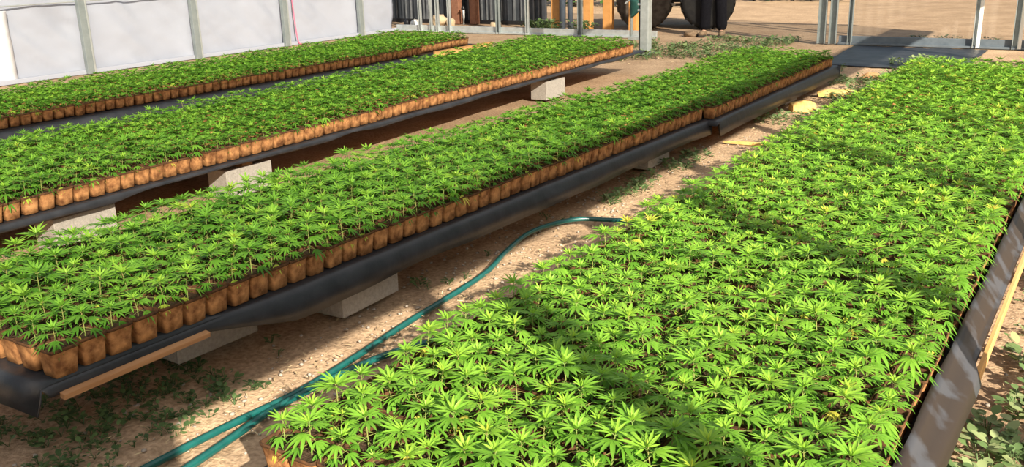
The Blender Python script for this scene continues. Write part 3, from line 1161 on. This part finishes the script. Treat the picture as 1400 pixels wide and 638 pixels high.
channel('baseboard_back', XW, -6.52, 'galvanised base channel of the open stud back wall')
channel('trim_1', -3.55, .8, 'base channel under the clear ribbed panel, coloured dark for its shade', 'shaded_base')
bm = bmesh.new()
box(bm, (-5.65, YB, 2.95), (12.9, .08, .12), bev=.008)
tag(obj('trim_2', bm, M['galv_dull']), 'top rail of the back wall', 'rail', kind='structure')


def stud(x, w, label, mt='galv', lip=False, y=YB, top=2.9, d=.06):
    t = thing('steel_stud', label, 'stud', (x, y - .06, 0), 0, 'steel studs of the back wall')
    bm = bmesh.new()                                                   # C-shaped section: web and two flanges
    box(bm, (0, d / 2, top / 2), (w, .008, top), bev=.002)
    box(bm, (-w / 2 + .004, 0, top / 2), (.008, d, top), bev=.002)
    box(bm, (w / 2 - .004, 0, top / 2), (.008, d, top), bev=.002)
    obj('channel_section', bm, M[mt], t)
    if lip:
        bm = bmesh.new()
        box(bm, (w / 2 + .018, -.01, .42), (.045, .02, .83), bev=.004)
        obj('white_strip', bm, M['whiteplastic'], t)
    return t


for x, w, lb, mt in ((-11.47, .05, 'bright steel stud closest to the white wall\'s corner', 'galv'), (-11.21, .035, 'thin steel stud second from the white wall\'s corner', 'galv'),
                     (-11.05, .055, 'steel stud third from the white wall\'s corner, in front of the cream sack', 'galv'), (-10.77, .05, 'steel stud fourth from the white wall\'s corner, right of the cream sack', 'galv'),
                     (-9.66, .075, 'dull grey stud in front of the dark ribbed fence and cream tub', 'galv_dull'), (-9.03, .055, 'bright steel stud at the right end of the dark ribbed fence', 'galv'),
                     (-7.95, .075, 'perforated grey stud left of the second orange post', 'galv_dull')):
    stud(x, w, lb, mt)
for x, w, lb, mt, lip in ((-3.80, .115, 'left one of the two grey door posts right of the doorway', 'galv_dull', False), (-3.635, .105, 'right one of the two grey door posts right of the doorway', 'galv_dull', False),
                          (-3.385, .06, 'thin stud at the left edge of the clear ribbed panel', 'galv_dull', False), (-1.69, .055, 'bluish stud with a white lower part behind the clear panel', 'galv', True),
                          (-1.185, .075, 'stud at the photo\'s right edge over the sunlit bed', 'galv_dull', True)):
    stud(x, w, lb, mt, lip)

# clear ribbed panel
G = Geo()
xs = np.arange(-3.36, .8, .01875)
zs = np.linspace(.1, 2.9, 8)
vs = [(x, YB + .055 + .014 * math.sin(2 * math.pi * x / .15), z) for z in zs for x in xs]
n = len(xs)
G.add(vs, [(j * n + i, j * n + i + 1, (j + 1) * n + i + 1, (j + 1) * n + i) for j in range(len(zs) - 1) for i in range(n - 1)])
o = obj('window_1', G.mesh('window_1'), M['panel'], smooth=True)
tag(o, 'clear ribbed plastic panel of the back wall, right of the doorway', 'panel', kind='structure')

# interior steel post at the doorway, with its pole and hanging cloth
t = thing('door_post', 'square galvanised post standing in weeds at the left of the doorway', 'post', (-5.735, 12.5, 0))
bm = bmesh.new()
box(bm, (0, 0, 2.0), (.13, .13, 4.0), bev=.012)
obj('post_tube', bm, M['galv'], t)
bm = bmesh.new()
box(bm, (0, -.02, .012), (.22, .24, .024), bev=.004)
obj('base_plate', bm, M['galv_dull'], t)
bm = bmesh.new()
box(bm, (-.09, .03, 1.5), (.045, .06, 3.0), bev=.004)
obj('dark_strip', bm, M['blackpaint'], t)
bm = bmesh.new()
for z in (.70, .62):
    box(bm, (-.085, -.02, z), (.06, .05, .03), bev=.006)
obj('clamp', bm, M['galv'], t)
t = thing('slim_pole', 'slim galvanised pole left of the doorway post', 'pole', (-6.49, 13.6, 0))
bm = bmesh.new()
tube(bm, [(0, 0, 0), (0, 0, 1.4), (0, 0, 2.95)], .026, 12)
obj('pole_tube', bm, M['galv'], t, smooth=True)
bm = bmesh.new()
box(bm, (-.06, -.02, .66), (.10, .03, .022), Matrix.Rotation(-.6, 3, 'Y'), bev=.004)
obj('latch', bm, M['galv'], t)
bm = bmesh.new()
box(bm, (.09, 0, .10), (.24, .10, .05), bev=.006)
obj('foot_bracket', bm, M['galv'], t)
# funnel-shaped dark green cloth tied to the pole
bm = bmesh.new()
prof = [(.70, .055), (.66, .085), (.60, .095), (.55, .092), (.50, .065), (.46, .035), (.43, .015)]
rings = []
for z, w in prof:
    rings.append([bm.verts.new((-6.40 + (.095 - w) * -.7 + w * math.cos(a) * (1 + .1 * math.sin(5 * a + z * 30)), 13.56 + .05 * math.sin(a), z)) for a in [2 * math.pi * k / 20 for k in range(20)]])
for a, b in zip(rings, rings[1:]):
    for j in range(20):
        bm.faces.new((a[j], a[(j + 1) % 20], b[(j + 1) % 20], b[j]))
bm.faces.new(rings[0])
bm.faces.new(rings[-1][::-1])
bmesh.ops.recalc_face_normals(bm, faces=bm.faces)
tag(obj('green_bundle', bm, M['darkgreen'], smooth=True), 'dark green bundle tied to the slim pole beside the doorway', 'bundle')

# ------------------------------------------------------------------ things beyond the back wall


def timber_post(x, y, w, d, h, mt, label, group, name='timber_post'):
    bm = bmesh.new()
    box(bm, (0, 0, h / 2), (w, d, h), bev=.008)
    o = obj(name, bm, mt)
    o.location = (x, y, 0)
    return tag(o, label, 'post', group)


ochre = 'orange timber posts beyond the back wall'
timber_post(-9.14, 15.9, .225, .14, 2.8, M['ochre'], 'leftmost and widest of the orange timber posts, weeds at its foot', ochre)
timber_post(-8.48, 15.9, .15, .14, 2.8, M['ochre'], 'orange timber post beside the perforated grey stud', ochre)
timber_post(-8.06, 15.9, .17, .14, 2.8, M['ochre'], 'orange-brown timber post left of the big muddy wheel', ochre)
timber_post(-7.40, 15.6, .15, .12, 2.8, M['ochre'], 'orange timber post seen behind the green bundle', ochre)
bm = bmesh.new()
tube(bm, [(-8.93, 15.7, -.01), (-8.91, 15.7, 1.3), (-8.90, 15.7, 2.8)], .062, 12)
tag(obj('steel_pipe', bm, mat('blue_grey_steel', (.075, .10, .14), .6, .2, noise=(.11, .14, .18), scale=8), smooth=True), 'thick blue-grey upright pipe right of the widest orange post', 'pipe', 'blue-grey pipes')
bm = bmesh.new()
tube(bm, [(-8.77, 15.72, -.01), (-8.78, 15.72, 1.3), (-8.79, 15.72, 2.8)], .050, 12)
tag(obj('steel_pipe', bm, bpy.data.materials['blue_grey_steel'], smooth=True), 'thinner blue-grey upright pipe of the two right of the widest orange post', 'pipe', 'blue-grey pipes')

# dark ribbed fence
t = thing('fence', 'dark fence of upright ribbed sheeting beyond the back wall\'s left end', 'fence', (-11.9, 16.55, 0))
bm = bmesh.new()
box(bm, (0, .03, 1.3), (4.2, .06, 2.6), bev=.01)
obj('sheeting', bm, M['dirtygrey'], t)
r = random.Random(5)
x = -2.05
while x < 2.05:
    bm = bmesh.new()
    w = r.uniform(.018, .045)
    box(bm, (x, -.018, 1.3), (w, .036, 2.56), bev=.006)
    obj('rib', bm, M['darkrib'] if r.random() < .55 else M['dirtygrey'], t)
    x += r.uniform(.09, .17)
bm = bmesh.new()
box(bm, (0, -.02, .03), (4.24, .05, .08), bev=.006)
obj('sill', bm, M['blackpaint'], t)
brown = 'brown timber posts before the dark fence'
timber_post(-11.85, 16.34, .185, .15, 2.7, M['brownpost'], 'brown timber post before the dark fence, right of the cream sack', brown)
timber_post(-11.40, 16.34, .150, .15, 2.7, M['brownpost'], 'brown timber post before the dark fence, right of the white standpipe', brown)
t = thing('standpipe', 'thin white standpipe with a dark tap between the two brown posts', 'standpipe', (-11.58, 16.2, 0))
bm = bmesh.new()
tube(bm, [(0, 0, -.02), (0, 0, .15), (.005, 0, .30)], .022, 10)
obj('pipe', bm, M['whiteplastic'], t, smooth=True)
bm = bmesh.new()
lathe(bm, [(.03, .30), (.035, .33), (.022, .36), (.02, .38)], 12)
tube(bm, [(0, 0, .35), (0, -.05, .35), (0, -.07, .32)], .012, 8)
obj('tap', bm, M['blackpaint'], t, smooth=True)


def soft(name, c, s, mt, label, cat, seed, sub=3, p=3.2, amp=.07):
    """rounded sack or bale: superellipsoid with lumps, flat underneath"""
    bm = bmesh.new()
    bmesh.ops.create_icosphere(bm, subdivisions=sub, radius=1)
    r = random.Random(seed)
    o = [r.uniform(0, 9) for _ in range(4)]
    for v in bm.verts:
        k = (abs(v.co.x) ** p + abs(v.co.y) ** p + abs(v.co.z) ** p) ** (-1 / p)
        v.co *= k * (1 + amp * (math.sin(v.co.x * 4 + o[0]) * math.sin(v.co.z * 5 + o[1]) + .5 * math.sin(v.co.y * 9 + o[2] + v.co.x * 7)))
        v.co = Vector((v.co.x * s[0] / 2, v.co.y * s[1] / 2, (max(v.co.z, -.86) + .86) * s[2] / 1.86))
    ob = obj(name, bm, mt, smooth=True)
    ob.location = c
    return tag(ob, label, cat)


soft('sack', (-11.87, 15.75, -.01), (.34, .3, .25), M['cream'], 'lumpy cream sack on the ground in front of the dark fence', 'sack', 3, amp=.16, p=2.4)
soft('sack', (-11.55, 15.7, -.01), (.16, .16, .18), M['cream'], 'small cream sack touching the left brown post', 'sack', 5)
t = thing('tub', 'upturned cream tub on the ground before the dark ribbed fence', 'tub', (-10.28, 15.45, -.008))
bm = bmesh.new()
lathe(bm, [(.125, 0), (.128, .015), (.118, .02), (.105, .13), (.098, .14), (.06, .143)], 24)
obj('body', bm, M['cream'], t, smooth=True)
bm = bmesh.new()
lathe(bm, [(.131, .002), (.135, .010), (.131, .020)], 24)
obj('lip', bm, M['whiteplastic'], t, smooth=True)
t = thing('jug', 'small white jug standing just inside the back wall\'s left end', 'jug', (-11.9, 14.95, 0))
bm = bmesh.new()
lathe(bm, [(.07, -.01), (.085, .01), (.085, .12), (.07, .16), (.03, .18), (.03, .20)], 20)
obj('body', bm, M['whiteplastic'], t, smooth=True)
bm = bmesh.new()
tube(bm, catmull([(.03, 0, .185), (.08, 0, .18), (.10, 0, .14), (.085, 0, .08)], 6), .011, 8)
obj('handle', bm, M['whiteplastic'], t, smooth=True)
bm = bmesh.new()
lathe(bm, [(.032, .198), (.034, .202), (.034, .222), (.028, .226)], 16)
obj('cap', bm, M['blackpaint'], t, smooth=True)
soft('rag', (-12.06, 14.92, 0), (.10, .12, .20), M['blackpaint'], 'black rag heaped beside the white jug', 'rag', 8)


# ------------------------------------------------------------------ trailer seen through the doorway
def wheel(parent, x, y, z, R0, w, mt, side):
    bm = bmesh.new()
    s = side
    lathe(bm, [(R0 * .55, -w / 2 * .9), (R0 * .80, -w / 2), (R0 * .93, -w / 2 * .92), (R0 * .97, -w / 2 * .6), (R0 * .97, w / 2 * .6), (R0 * .93, w / 2 * .92), (R0 * .80, w / 2), (R0 * .55, w / 2 * .9)], 40, 'Y')
    tyre = obj('tyre', bm, mt, parent, smooth=True)
    tyre.location = (x, y, z)
    bm = bmesh.new()
    for k in range(18):
        a = 2 * math.pi * k / 18
        for sg in (-1, 1):
            rot = Matrix.Rotation(-(a + sg * .09), 3, 'Y') @ Matrix.Rotation(sg * .5, 3, 'Z')
            c = Matrix.Rotation(-(a + sg * .09), 3, 'Y') @ Vector((R0 * .965, sg * w * .25, 0))
            box(bm, c, (R0 * .07, w * .52, R0 * .085), Matrix.Rotation(-(a + sg * .09), 3, 'Y') @ Matrix.Rotation(sg * .5, 3, 'X'), bev=.008)
    obj('tread', bm, mt, tyre)
    bm = bmesh.new()
    lathe(bm, [(R0 * .56, -w * .30), (R0 * .57, -w * .44), (R0 * .50, -w * .43), (R0 * .46, -w * .30), (R0 * .20, -w * .24), (R0 * .19, -w * .34), (R0 * .10, -w * .36), (R0 * .05, -w * .36)], 32, 'Y')
    rim = obj('rim', bm, M['mudrubber'] if mt == M['mudrubber'] else M['blackpaint'], tyre, smooth=True)
    return tyre


t = thing('trailer', 'low black trailer on big wheels beyond the doorway, behind the person', 'trailer', (-6.92, 16.35, 0), .36)
wheel(t, -.57, 0, .485, .50, .26, M['mudrubber'], -1)
wheel(t, .58, 0.02, .475, .49, .26, M['rubber'], -1)
wheel(t, -.57, 1.05, .485, .50, .26, M['rubber'], 1)
wheel(t, .58, 1.05, .475, .49, .26, M['rubber'], 1)
bm = bmesh.new()
box(bm, (0, .62, .60), (1.95, .95, .10), bev=.02)
box(bm, (0, .62, .50), (1.5, .5, .10), bev=.02)
obj('chassis', bm, M['blackpaint'], t)
bm = bmesh.new()
for y in (.13, 1.11):
    box(bm, (0, y, .70), (1.95, .03, .10), bev=.006)
obj('side_rail', bm, M['blackpaint'], t)
bm = bmesh.new()
box(bm, (0, .10, .43), (.42, .12, .045), bev=.008)
obj('step', bm, M['mudrubber'], t)
for sx in (-.13, .12):
    bm = bmesh.new()
    box(bm, (sx, .09, .50), (.035, .04, .13), Matrix.Rotation(.25 * (1 if sx < 0 else -1), 3, 'Y'), bev=.006)
    obj('bracket', bm, M['whiteplastic'], t)
bm = bmesh.new()
box(bm, (.28, .02, .425), (.34, .05, .05), bev=.01)
obj('side_bar', bm, M['galv_dull'], t)
for y in (.62,):
    bm = bmesh.new()
    for x in (-.57, .58):
        tube(bm, [(x, .05, .48), (x, 1.0, .48)], .04, 10)
    obj('axle', bm, M['blackpaint'], t)


G = Geo()
nu, nv = 26, 40
vs = []
for j in range(nv):
    for i in range(nu):
        u, v = i / (nu - 1), j / (nv - 1)
        x = -3.25 + 1.75 * u + .10 * (float(vnoise(v * 6, u, 1, 81)) - .5)
        y = 12.15 + 2.30 * v + .12 * (float(vnoise(u * 5, v, 1, 82)) - .5)
        vs.append((x, y, -.004 + .02 * float(vnoise(x, y, 3.5, 83)) * math.sin(math.pi * u) * math.sin(math.pi * v) + .012 * float(vnoise(x, y, 11, 84))))
G.add(vs, [(j * nu + i, j * nu + i + 1, (j + 1) * nu + i + 1, (j + 1) * nu + i) for j in range(nv - 1) for i in range(nu - 1)])
o = obj('ground_cloth', G.mesh('ground_cloth'), M['liner'], smooth=True)
md = o.modifiers.new('thickness', 'SOLIDIFY')
md.thickness = .003
tag(o, 'wrinkled black plastic lying on the ground at the far end of the aisle', 'plastic sheet')


# ------------------------------------------------------------------ person in the doorway
def skinned(name, verts, edges, radii, mt, parent, sub=2, root=0):
    me = bpy.data.meshes.new(name)
    me.from_pydata([tuple(v) for v in verts], edges, [])
    o = bpy.data.objects.new(name, me)
    link(o, parent)
    me.materials.append(mt)
    o.modifiers.new('skin', 'SKIN').use_smooth_shade = True
    for i, rr in enumerate(radii):
        sv = me.skin_vertices[0].data[i]
        sv.radius = rr if isinstance(rr, tuple) else (rr, rr)
        sv.use_root = i == root
    sd = o.modifiers.new('round', 'SUBSURF')
    sd.levels = sd.render_levels = sub
    return o


pt = thing('person', 'person in black trousers and tan boots standing in the doorway before the trailer', 'person', (-5.78, 15.28, 0), R(8))
# one continuous body
J = {'pel': (0, 0, .95), 'bel': (0, 0, 1.10), 'che': (0, .01, 1.30), 'sho': (0, .01, 1.43), 'nek': (0, 0, 1.50), 'hea': (0, -.015, 1.60), 'top': (0, -.01, 1.70)}
for s, k in ((-1, 'r'), (1, 'l')):
    J['hip' + k] = (s * .10, 0, .90)
    J['kne' + k] = (s * .125, -.02, .49)
    J['ank' + k] = (s * .14, .02, .09)
    J['toe' + k] = (s * .165, -.13, .045)
    J['cla' + k] = (s * .17, .01, 1.41)
    J['elb' + k] = (s * .235, .03, 1.13)
    J['wri' + k] = (s * .24, -.06, .90)
    J['pal' + k] = (s * .235, -.085, .83)
names = list(J)
ix = {n_: i for i, n_ in enumerate(names)}
E_ = [('pel', 'bel'), ('bel', 'che'), ('che', 'sho'), ('sho', 'nek'), ('nek', 'hea'), ('hea', 'top')]
for k in 'rl':
    E_ += [('pel', 'hip' + k), ('hip' + k, 'kne' + k), ('kne' + k, 'ank' + k), ('ank' + k, 'toe' + k), ('sho', 'cla' + k), ('cla' + k, 'elb' + k), ('elb' + k, 'wri' + k), ('wri' + k, 'pal' + k)]
RAD = {'pel': .12, 'bel': .125, 'che': .14, 'sho': .09, 'nek': .055, 'hea': .088, 'top': .07, 'hip': .088, 'kne': .058, 'ank': .042, 'toe': .035, 'cla': .06, 'elb': .043, 'wri': .03, 'pal': .034}
verts = [J[n_] for n_ in names]
rad = [RAD.get(n_, RAD.get(n_[:3])) for n_ in names]
for s, k in ((-1, 'r'), (1, 'l')):                                     # fingers and thumb grown out of the palm
    pi = ix['pal' + k]
    for q, (dy, ln) in enumerate(((-.028, .070), (-.010, .080), (.009, .074), (.026, .058))):
        a = Vector(J['pal' + k]) + Vector((0, dy, -.03))
        b = a + Vector((-s * .004, -.006, -ln * .55))
        c = b + Vector((-s * .016, -.006, -ln * .45))
        n0 = len(verts)
        verts += [tuple(a), tuple(b), tuple(c)]
        rad += [.0095, .009, .0075]
        names += ['f'] * 3
        E_ += [(pi, n0), (n0, n0 + 1), (n0 + 1, n0 + 2)]
    a = Vector(J['pal' + k]) + Vector((-s * .01, -.035, .005))
    b = a + Vector((-s * .012, -.018, -.03))
    c = b + Vector((-s * .006, -.004, -.024))
    n0 = len(verts)
    verts += [tuple(a), tuple(b), tuple(c)]
    rad += [.011, .010, .008]
    E_ += [(pi, n0), (n0, n0 + 1), (n0 + 1, n0 + 2)]
E_ = [(ix.get(a, a), ix.get(b, b)) for a, b in E_]
body = skinned('body', verts, E_, rad, M['skin'], pt)
tag(body, 'skin of face and hands')
leg = [(0, 0, .96)]
le, lr = [], [.142]
for s in (-1, 1):
    n0 = len(leg)
    leg += [(s * .10, 0, .86), (s * .118, -.01, .66), (s * .128, -.02, .47), (s * .138, 0, .26), (s * .145, .005, .075)]
    le += [(0, n0)] + [(n0 + q, n0 + q + 1) for q in range(4)]
    lr += [.118, .108, .100, .100, .108]
skinned('trousers', leg, le, lr, M['cloth'], pt)
jk = [(0, 0, .93), (0, 0, 1.12), (0, .01, 1.31), (0, .01, 1.44)]
je = [(0, 1), (1, 2), (2, 3)]
jr = [.155, .150, .165, .10]
for s in (-1, 1):
    n0 = len(jk)
    jk += [(s * .175, .01, 1.41), (s * .235, .03, 1.13), (s * .24, -.05, .93)]
    je += [(3, n0), (n0, n0 + 1), (n0 + 1, n0 + 2)]
    jr += [.08, .06, .046]
skinned('jacket', jk, je, jr, M['jacket'], pt)
for s in (-1, 1):
    bt = skinned('boot', [(s * .148, .045, .05), (s * .145, .01, .14), (s * .155, -.06, .05), (s * .175, -.165, .038)], [(0, 2), (2, 3), (0, 1)], [.055, .062, .055, .044], M['boot'], pt)
    bm = bmesh.new()
    box(bm, (s * .158, -.055, .010), (.11, .30, .022), Matrix.Rotation(-s * .12, 3, 'Z'), bev=.008)
    obj('sole', bm, M['sole'], bt)
bm = bmesh.new()
bmesh.ops.create_icosphere(bm, subdivisions=3, radius=1)
for v in bm.verts:
    f = Vector(v.co)
    low = .25 if f.y < -.2 else -.45
    v.co = Vector((f.x * .098, f.y * .108 + .008, max(f.z, low) * .115 + 1.66))
obj('hair', bm, M['hair'], pt, smooth=True)
for s in (-1, 1):
    bm = bmesh.new()
    box(bm, (s * .092, .0, 1.615), (.02, .035, .055), bev=.008)
    obj('ear', bm, M['skin'], pt, smooth=True)
    bm = bmesh.new()
    bmesh.ops.create_icosphere(bm, subdivisions=2, radius=.011, matrix=Matrix.Translation((s * .034, -.092, 1.625)))
    obj('eye', bm, M['blackpaint'], pt, smooth=True)
bm = bmesh.new()
box(bm, (0, -.105, 1.605), (.026, .035, .045), bev=.010)
obj('nose', bm, M['skin'], pt, smooth=True)
bm = bmesh.new()
box(bm, (0, -.094, 1.562), (.05, .012, .010), bev=.004)
obj('mouth', bm, mat('lips', (.40, .16, .13), .6), pt)


# stones by the person's feet
def rock(c, s, seed, label):
    soft('rock', c, s, M['boot'], label, 'rock', seed, 3, 2.4, .10)


rock((-6.14, 15.2, -.02), (.24, .20, .11), 4, 'brown stone left of the standing person\'s boots')
rock((-5.42, 15.1, -.02), (.20, .18, .07), 6, 'low stone right of the standing person\'s boots')


# ------------------------------------------------------------------ hedge far beyond the yard
def hedge(x0, x1, y, h, label, seed):
    r = random.Random(seed)
    G, B = Geo(), bmesh.new()
    for _ in range(int((x1 - x0) * 420)):
        x = r.uniform(x0, x1)
        z = h * r.random() ** .8
        o = Vector((x, y + r.uniform(-.5, .5), z + .05))
        a, e = r.uniform(0, 6.28), r.uniform(-.5, .9)
        d = Vector((math.cos(a) * math.cos(e), math.sin(a) * math.cos(e), math.sin(e)))
        side = d.cross(Vector((0, 0, 1))).normalized()
        round_leaf(G, o, d, side.cross(d).normalized(), r.uniform(.10, .2), r.uniform(.06, .12), r.random())
    ob = obj('hedge', G.mesh('hedge'), M['hedge'])
    tag(ob, label, 'hedge')
    x = x0
    while x < x1:
        tube(B, [(x, y, -.02), (x + r.uniform(-.1, .1), y, h * .5), (x + r.uniform(-.2, .2), y, h * .9)], [.05, .035, .015], 7)
        x += .5
    obj('stem', B, M['bark'], ob)


hedge(-13.6, -8.9, 21.9, 1.6, 'dark hedge across the yard, seen between the orange posts', 71)
hedge(-8.2, -5.6, 24.6, 1.5, 'dark hedge at the top of the doorway view, right of the person', 72)

# ------------------------------------------------------------------ roof film, eave beam and open right side (out of the picture, they shape the light)
SUN_DIR = Vector((-.827, .562, 0)).normalized()
ELEV = R(26.5)
EX = .8
G = Geo()
prof = []
for k in range(25):
    t = k / 24
    prof.append((EX + (XW - EX) * t, 2.48 + 2.3 * math.sin(math.pi * t) ** .8))
ys = np.linspace(-12, YB, 12)
vs = [(x, y, z) for y in ys for x, z in prof]
n = len(prof)
G.add(vs, [(j * n + i, j * n + i + 1, (j + 1) * n + i + 1, (j + 1) * n + i) for j in range(len(ys) - 1) for i in range(n - 1)])
tag(obj('roof', G.mesh('roof'), M['roof'], smooth=True), 'clear plastic film roof of the greenhouse', 'roof', kind='structure')
bm = bmesh.new()
box(bm, (EX, 1.4, 2.38), (.05, 26.4, .17), bev=.006)
tag(obj('trim_3', bm, M['lumber_red']), 'eave board along the open right side', 'board', kind='structure')
bm = bmesh.new()
tube(bm, [(EX + .02, y, 2.19) for y in np.linspace(-11, YB, 30)], .13, 16)
tag(obj('rolled_curtain', bm, M['sheet'], smooth=True), 'side curtain rolled up under the eave of the open right side', 'curtain')
for k, y in enumerate((.85, 2.41, 3.97, 5.53, 7.09, 8.65, 10.2, 11.8, 13.3)):
    bm = bmesh.new()
    box(bm, (0, 0, 1.23), (.11, .11, 2.46), bev=.008)
    o = obj('side_post', bm, M['galv_dull'])
    o.location = (EX + .03, y, 0)
    tag(o, f'steel post {ORD[k + 1]} along the open right side', 'post', 'steel posts of the open right side')
bm = bmesh.new()
box(bm, (EX + .05, -5.05, 1.22), (.02, 9.0, 2.44), bev=.004)
tag(obj('wall_right', bm, M['sheet']), 'closed plastic part of the right side behind the photographer', 'wall', kind='structure')

bm = bmesh.new()
box(bm, (-1.9, 1.4, 3.70), (.06, 26.4, .14), bev=.006)  # unseen beam, added so its shadow darkens the wall bed's pots
tag(obj('added_shade_beam', bm, M['lumber_red']), 'unseen beam added under the plastic film to shade the wall bed', 'board', kind='structure')

# ------------------------------------------------------------------ light
sun_d = bpy.data.lights.new('sun', 'SUN')
sun_d.energy = 9.4
sun_d.color = (1.0, .90, .74)
sun_d.angle = R(.53)
sun = link(bpy.data.objects.new('sun', sun_d))
travel = Vector((SUN_DIR.x * math.cos(ELEV), SUN_DIR.y * math.cos(ELEV), -math.sin(ELEV)))
sun.rotation_euler = travel.to_track_quat('-Z', 'Y').to_euler()
w = bpy.data.worlds.new('world')
SC.world = w
w.use_nodes = True
nt = w.node_tree
bg = nt.nodes['Background']
sky = nt.nodes.new('ShaderNodeTexSky')
sky.sky_type = 'NISHITA'
sky.sun_disc = False
sky.sun_elevation = ELEV
sky.sun_rotation = math.atan2(-SUN_DIR.x, -SUN_DIR.y)
sky.air_density = 1.2
sky.dust_density = 2.0
nt.links.new(sky.outputs[0], bg.inputs[0])
bg.inputs[1].default_value = .10

SC.view_settings.view_transform = 'Standard'
SC.view_settings.look = 'None'
SC.view_settings.gamma = 1
SC.view_settings.exposure = .34
SC.view_settings.use_curve_mapping = False
SC.cycles.max_bounces = 8
SC.cycles.transparent_max_bounces = 12
SC.cycles.use_denoising = True
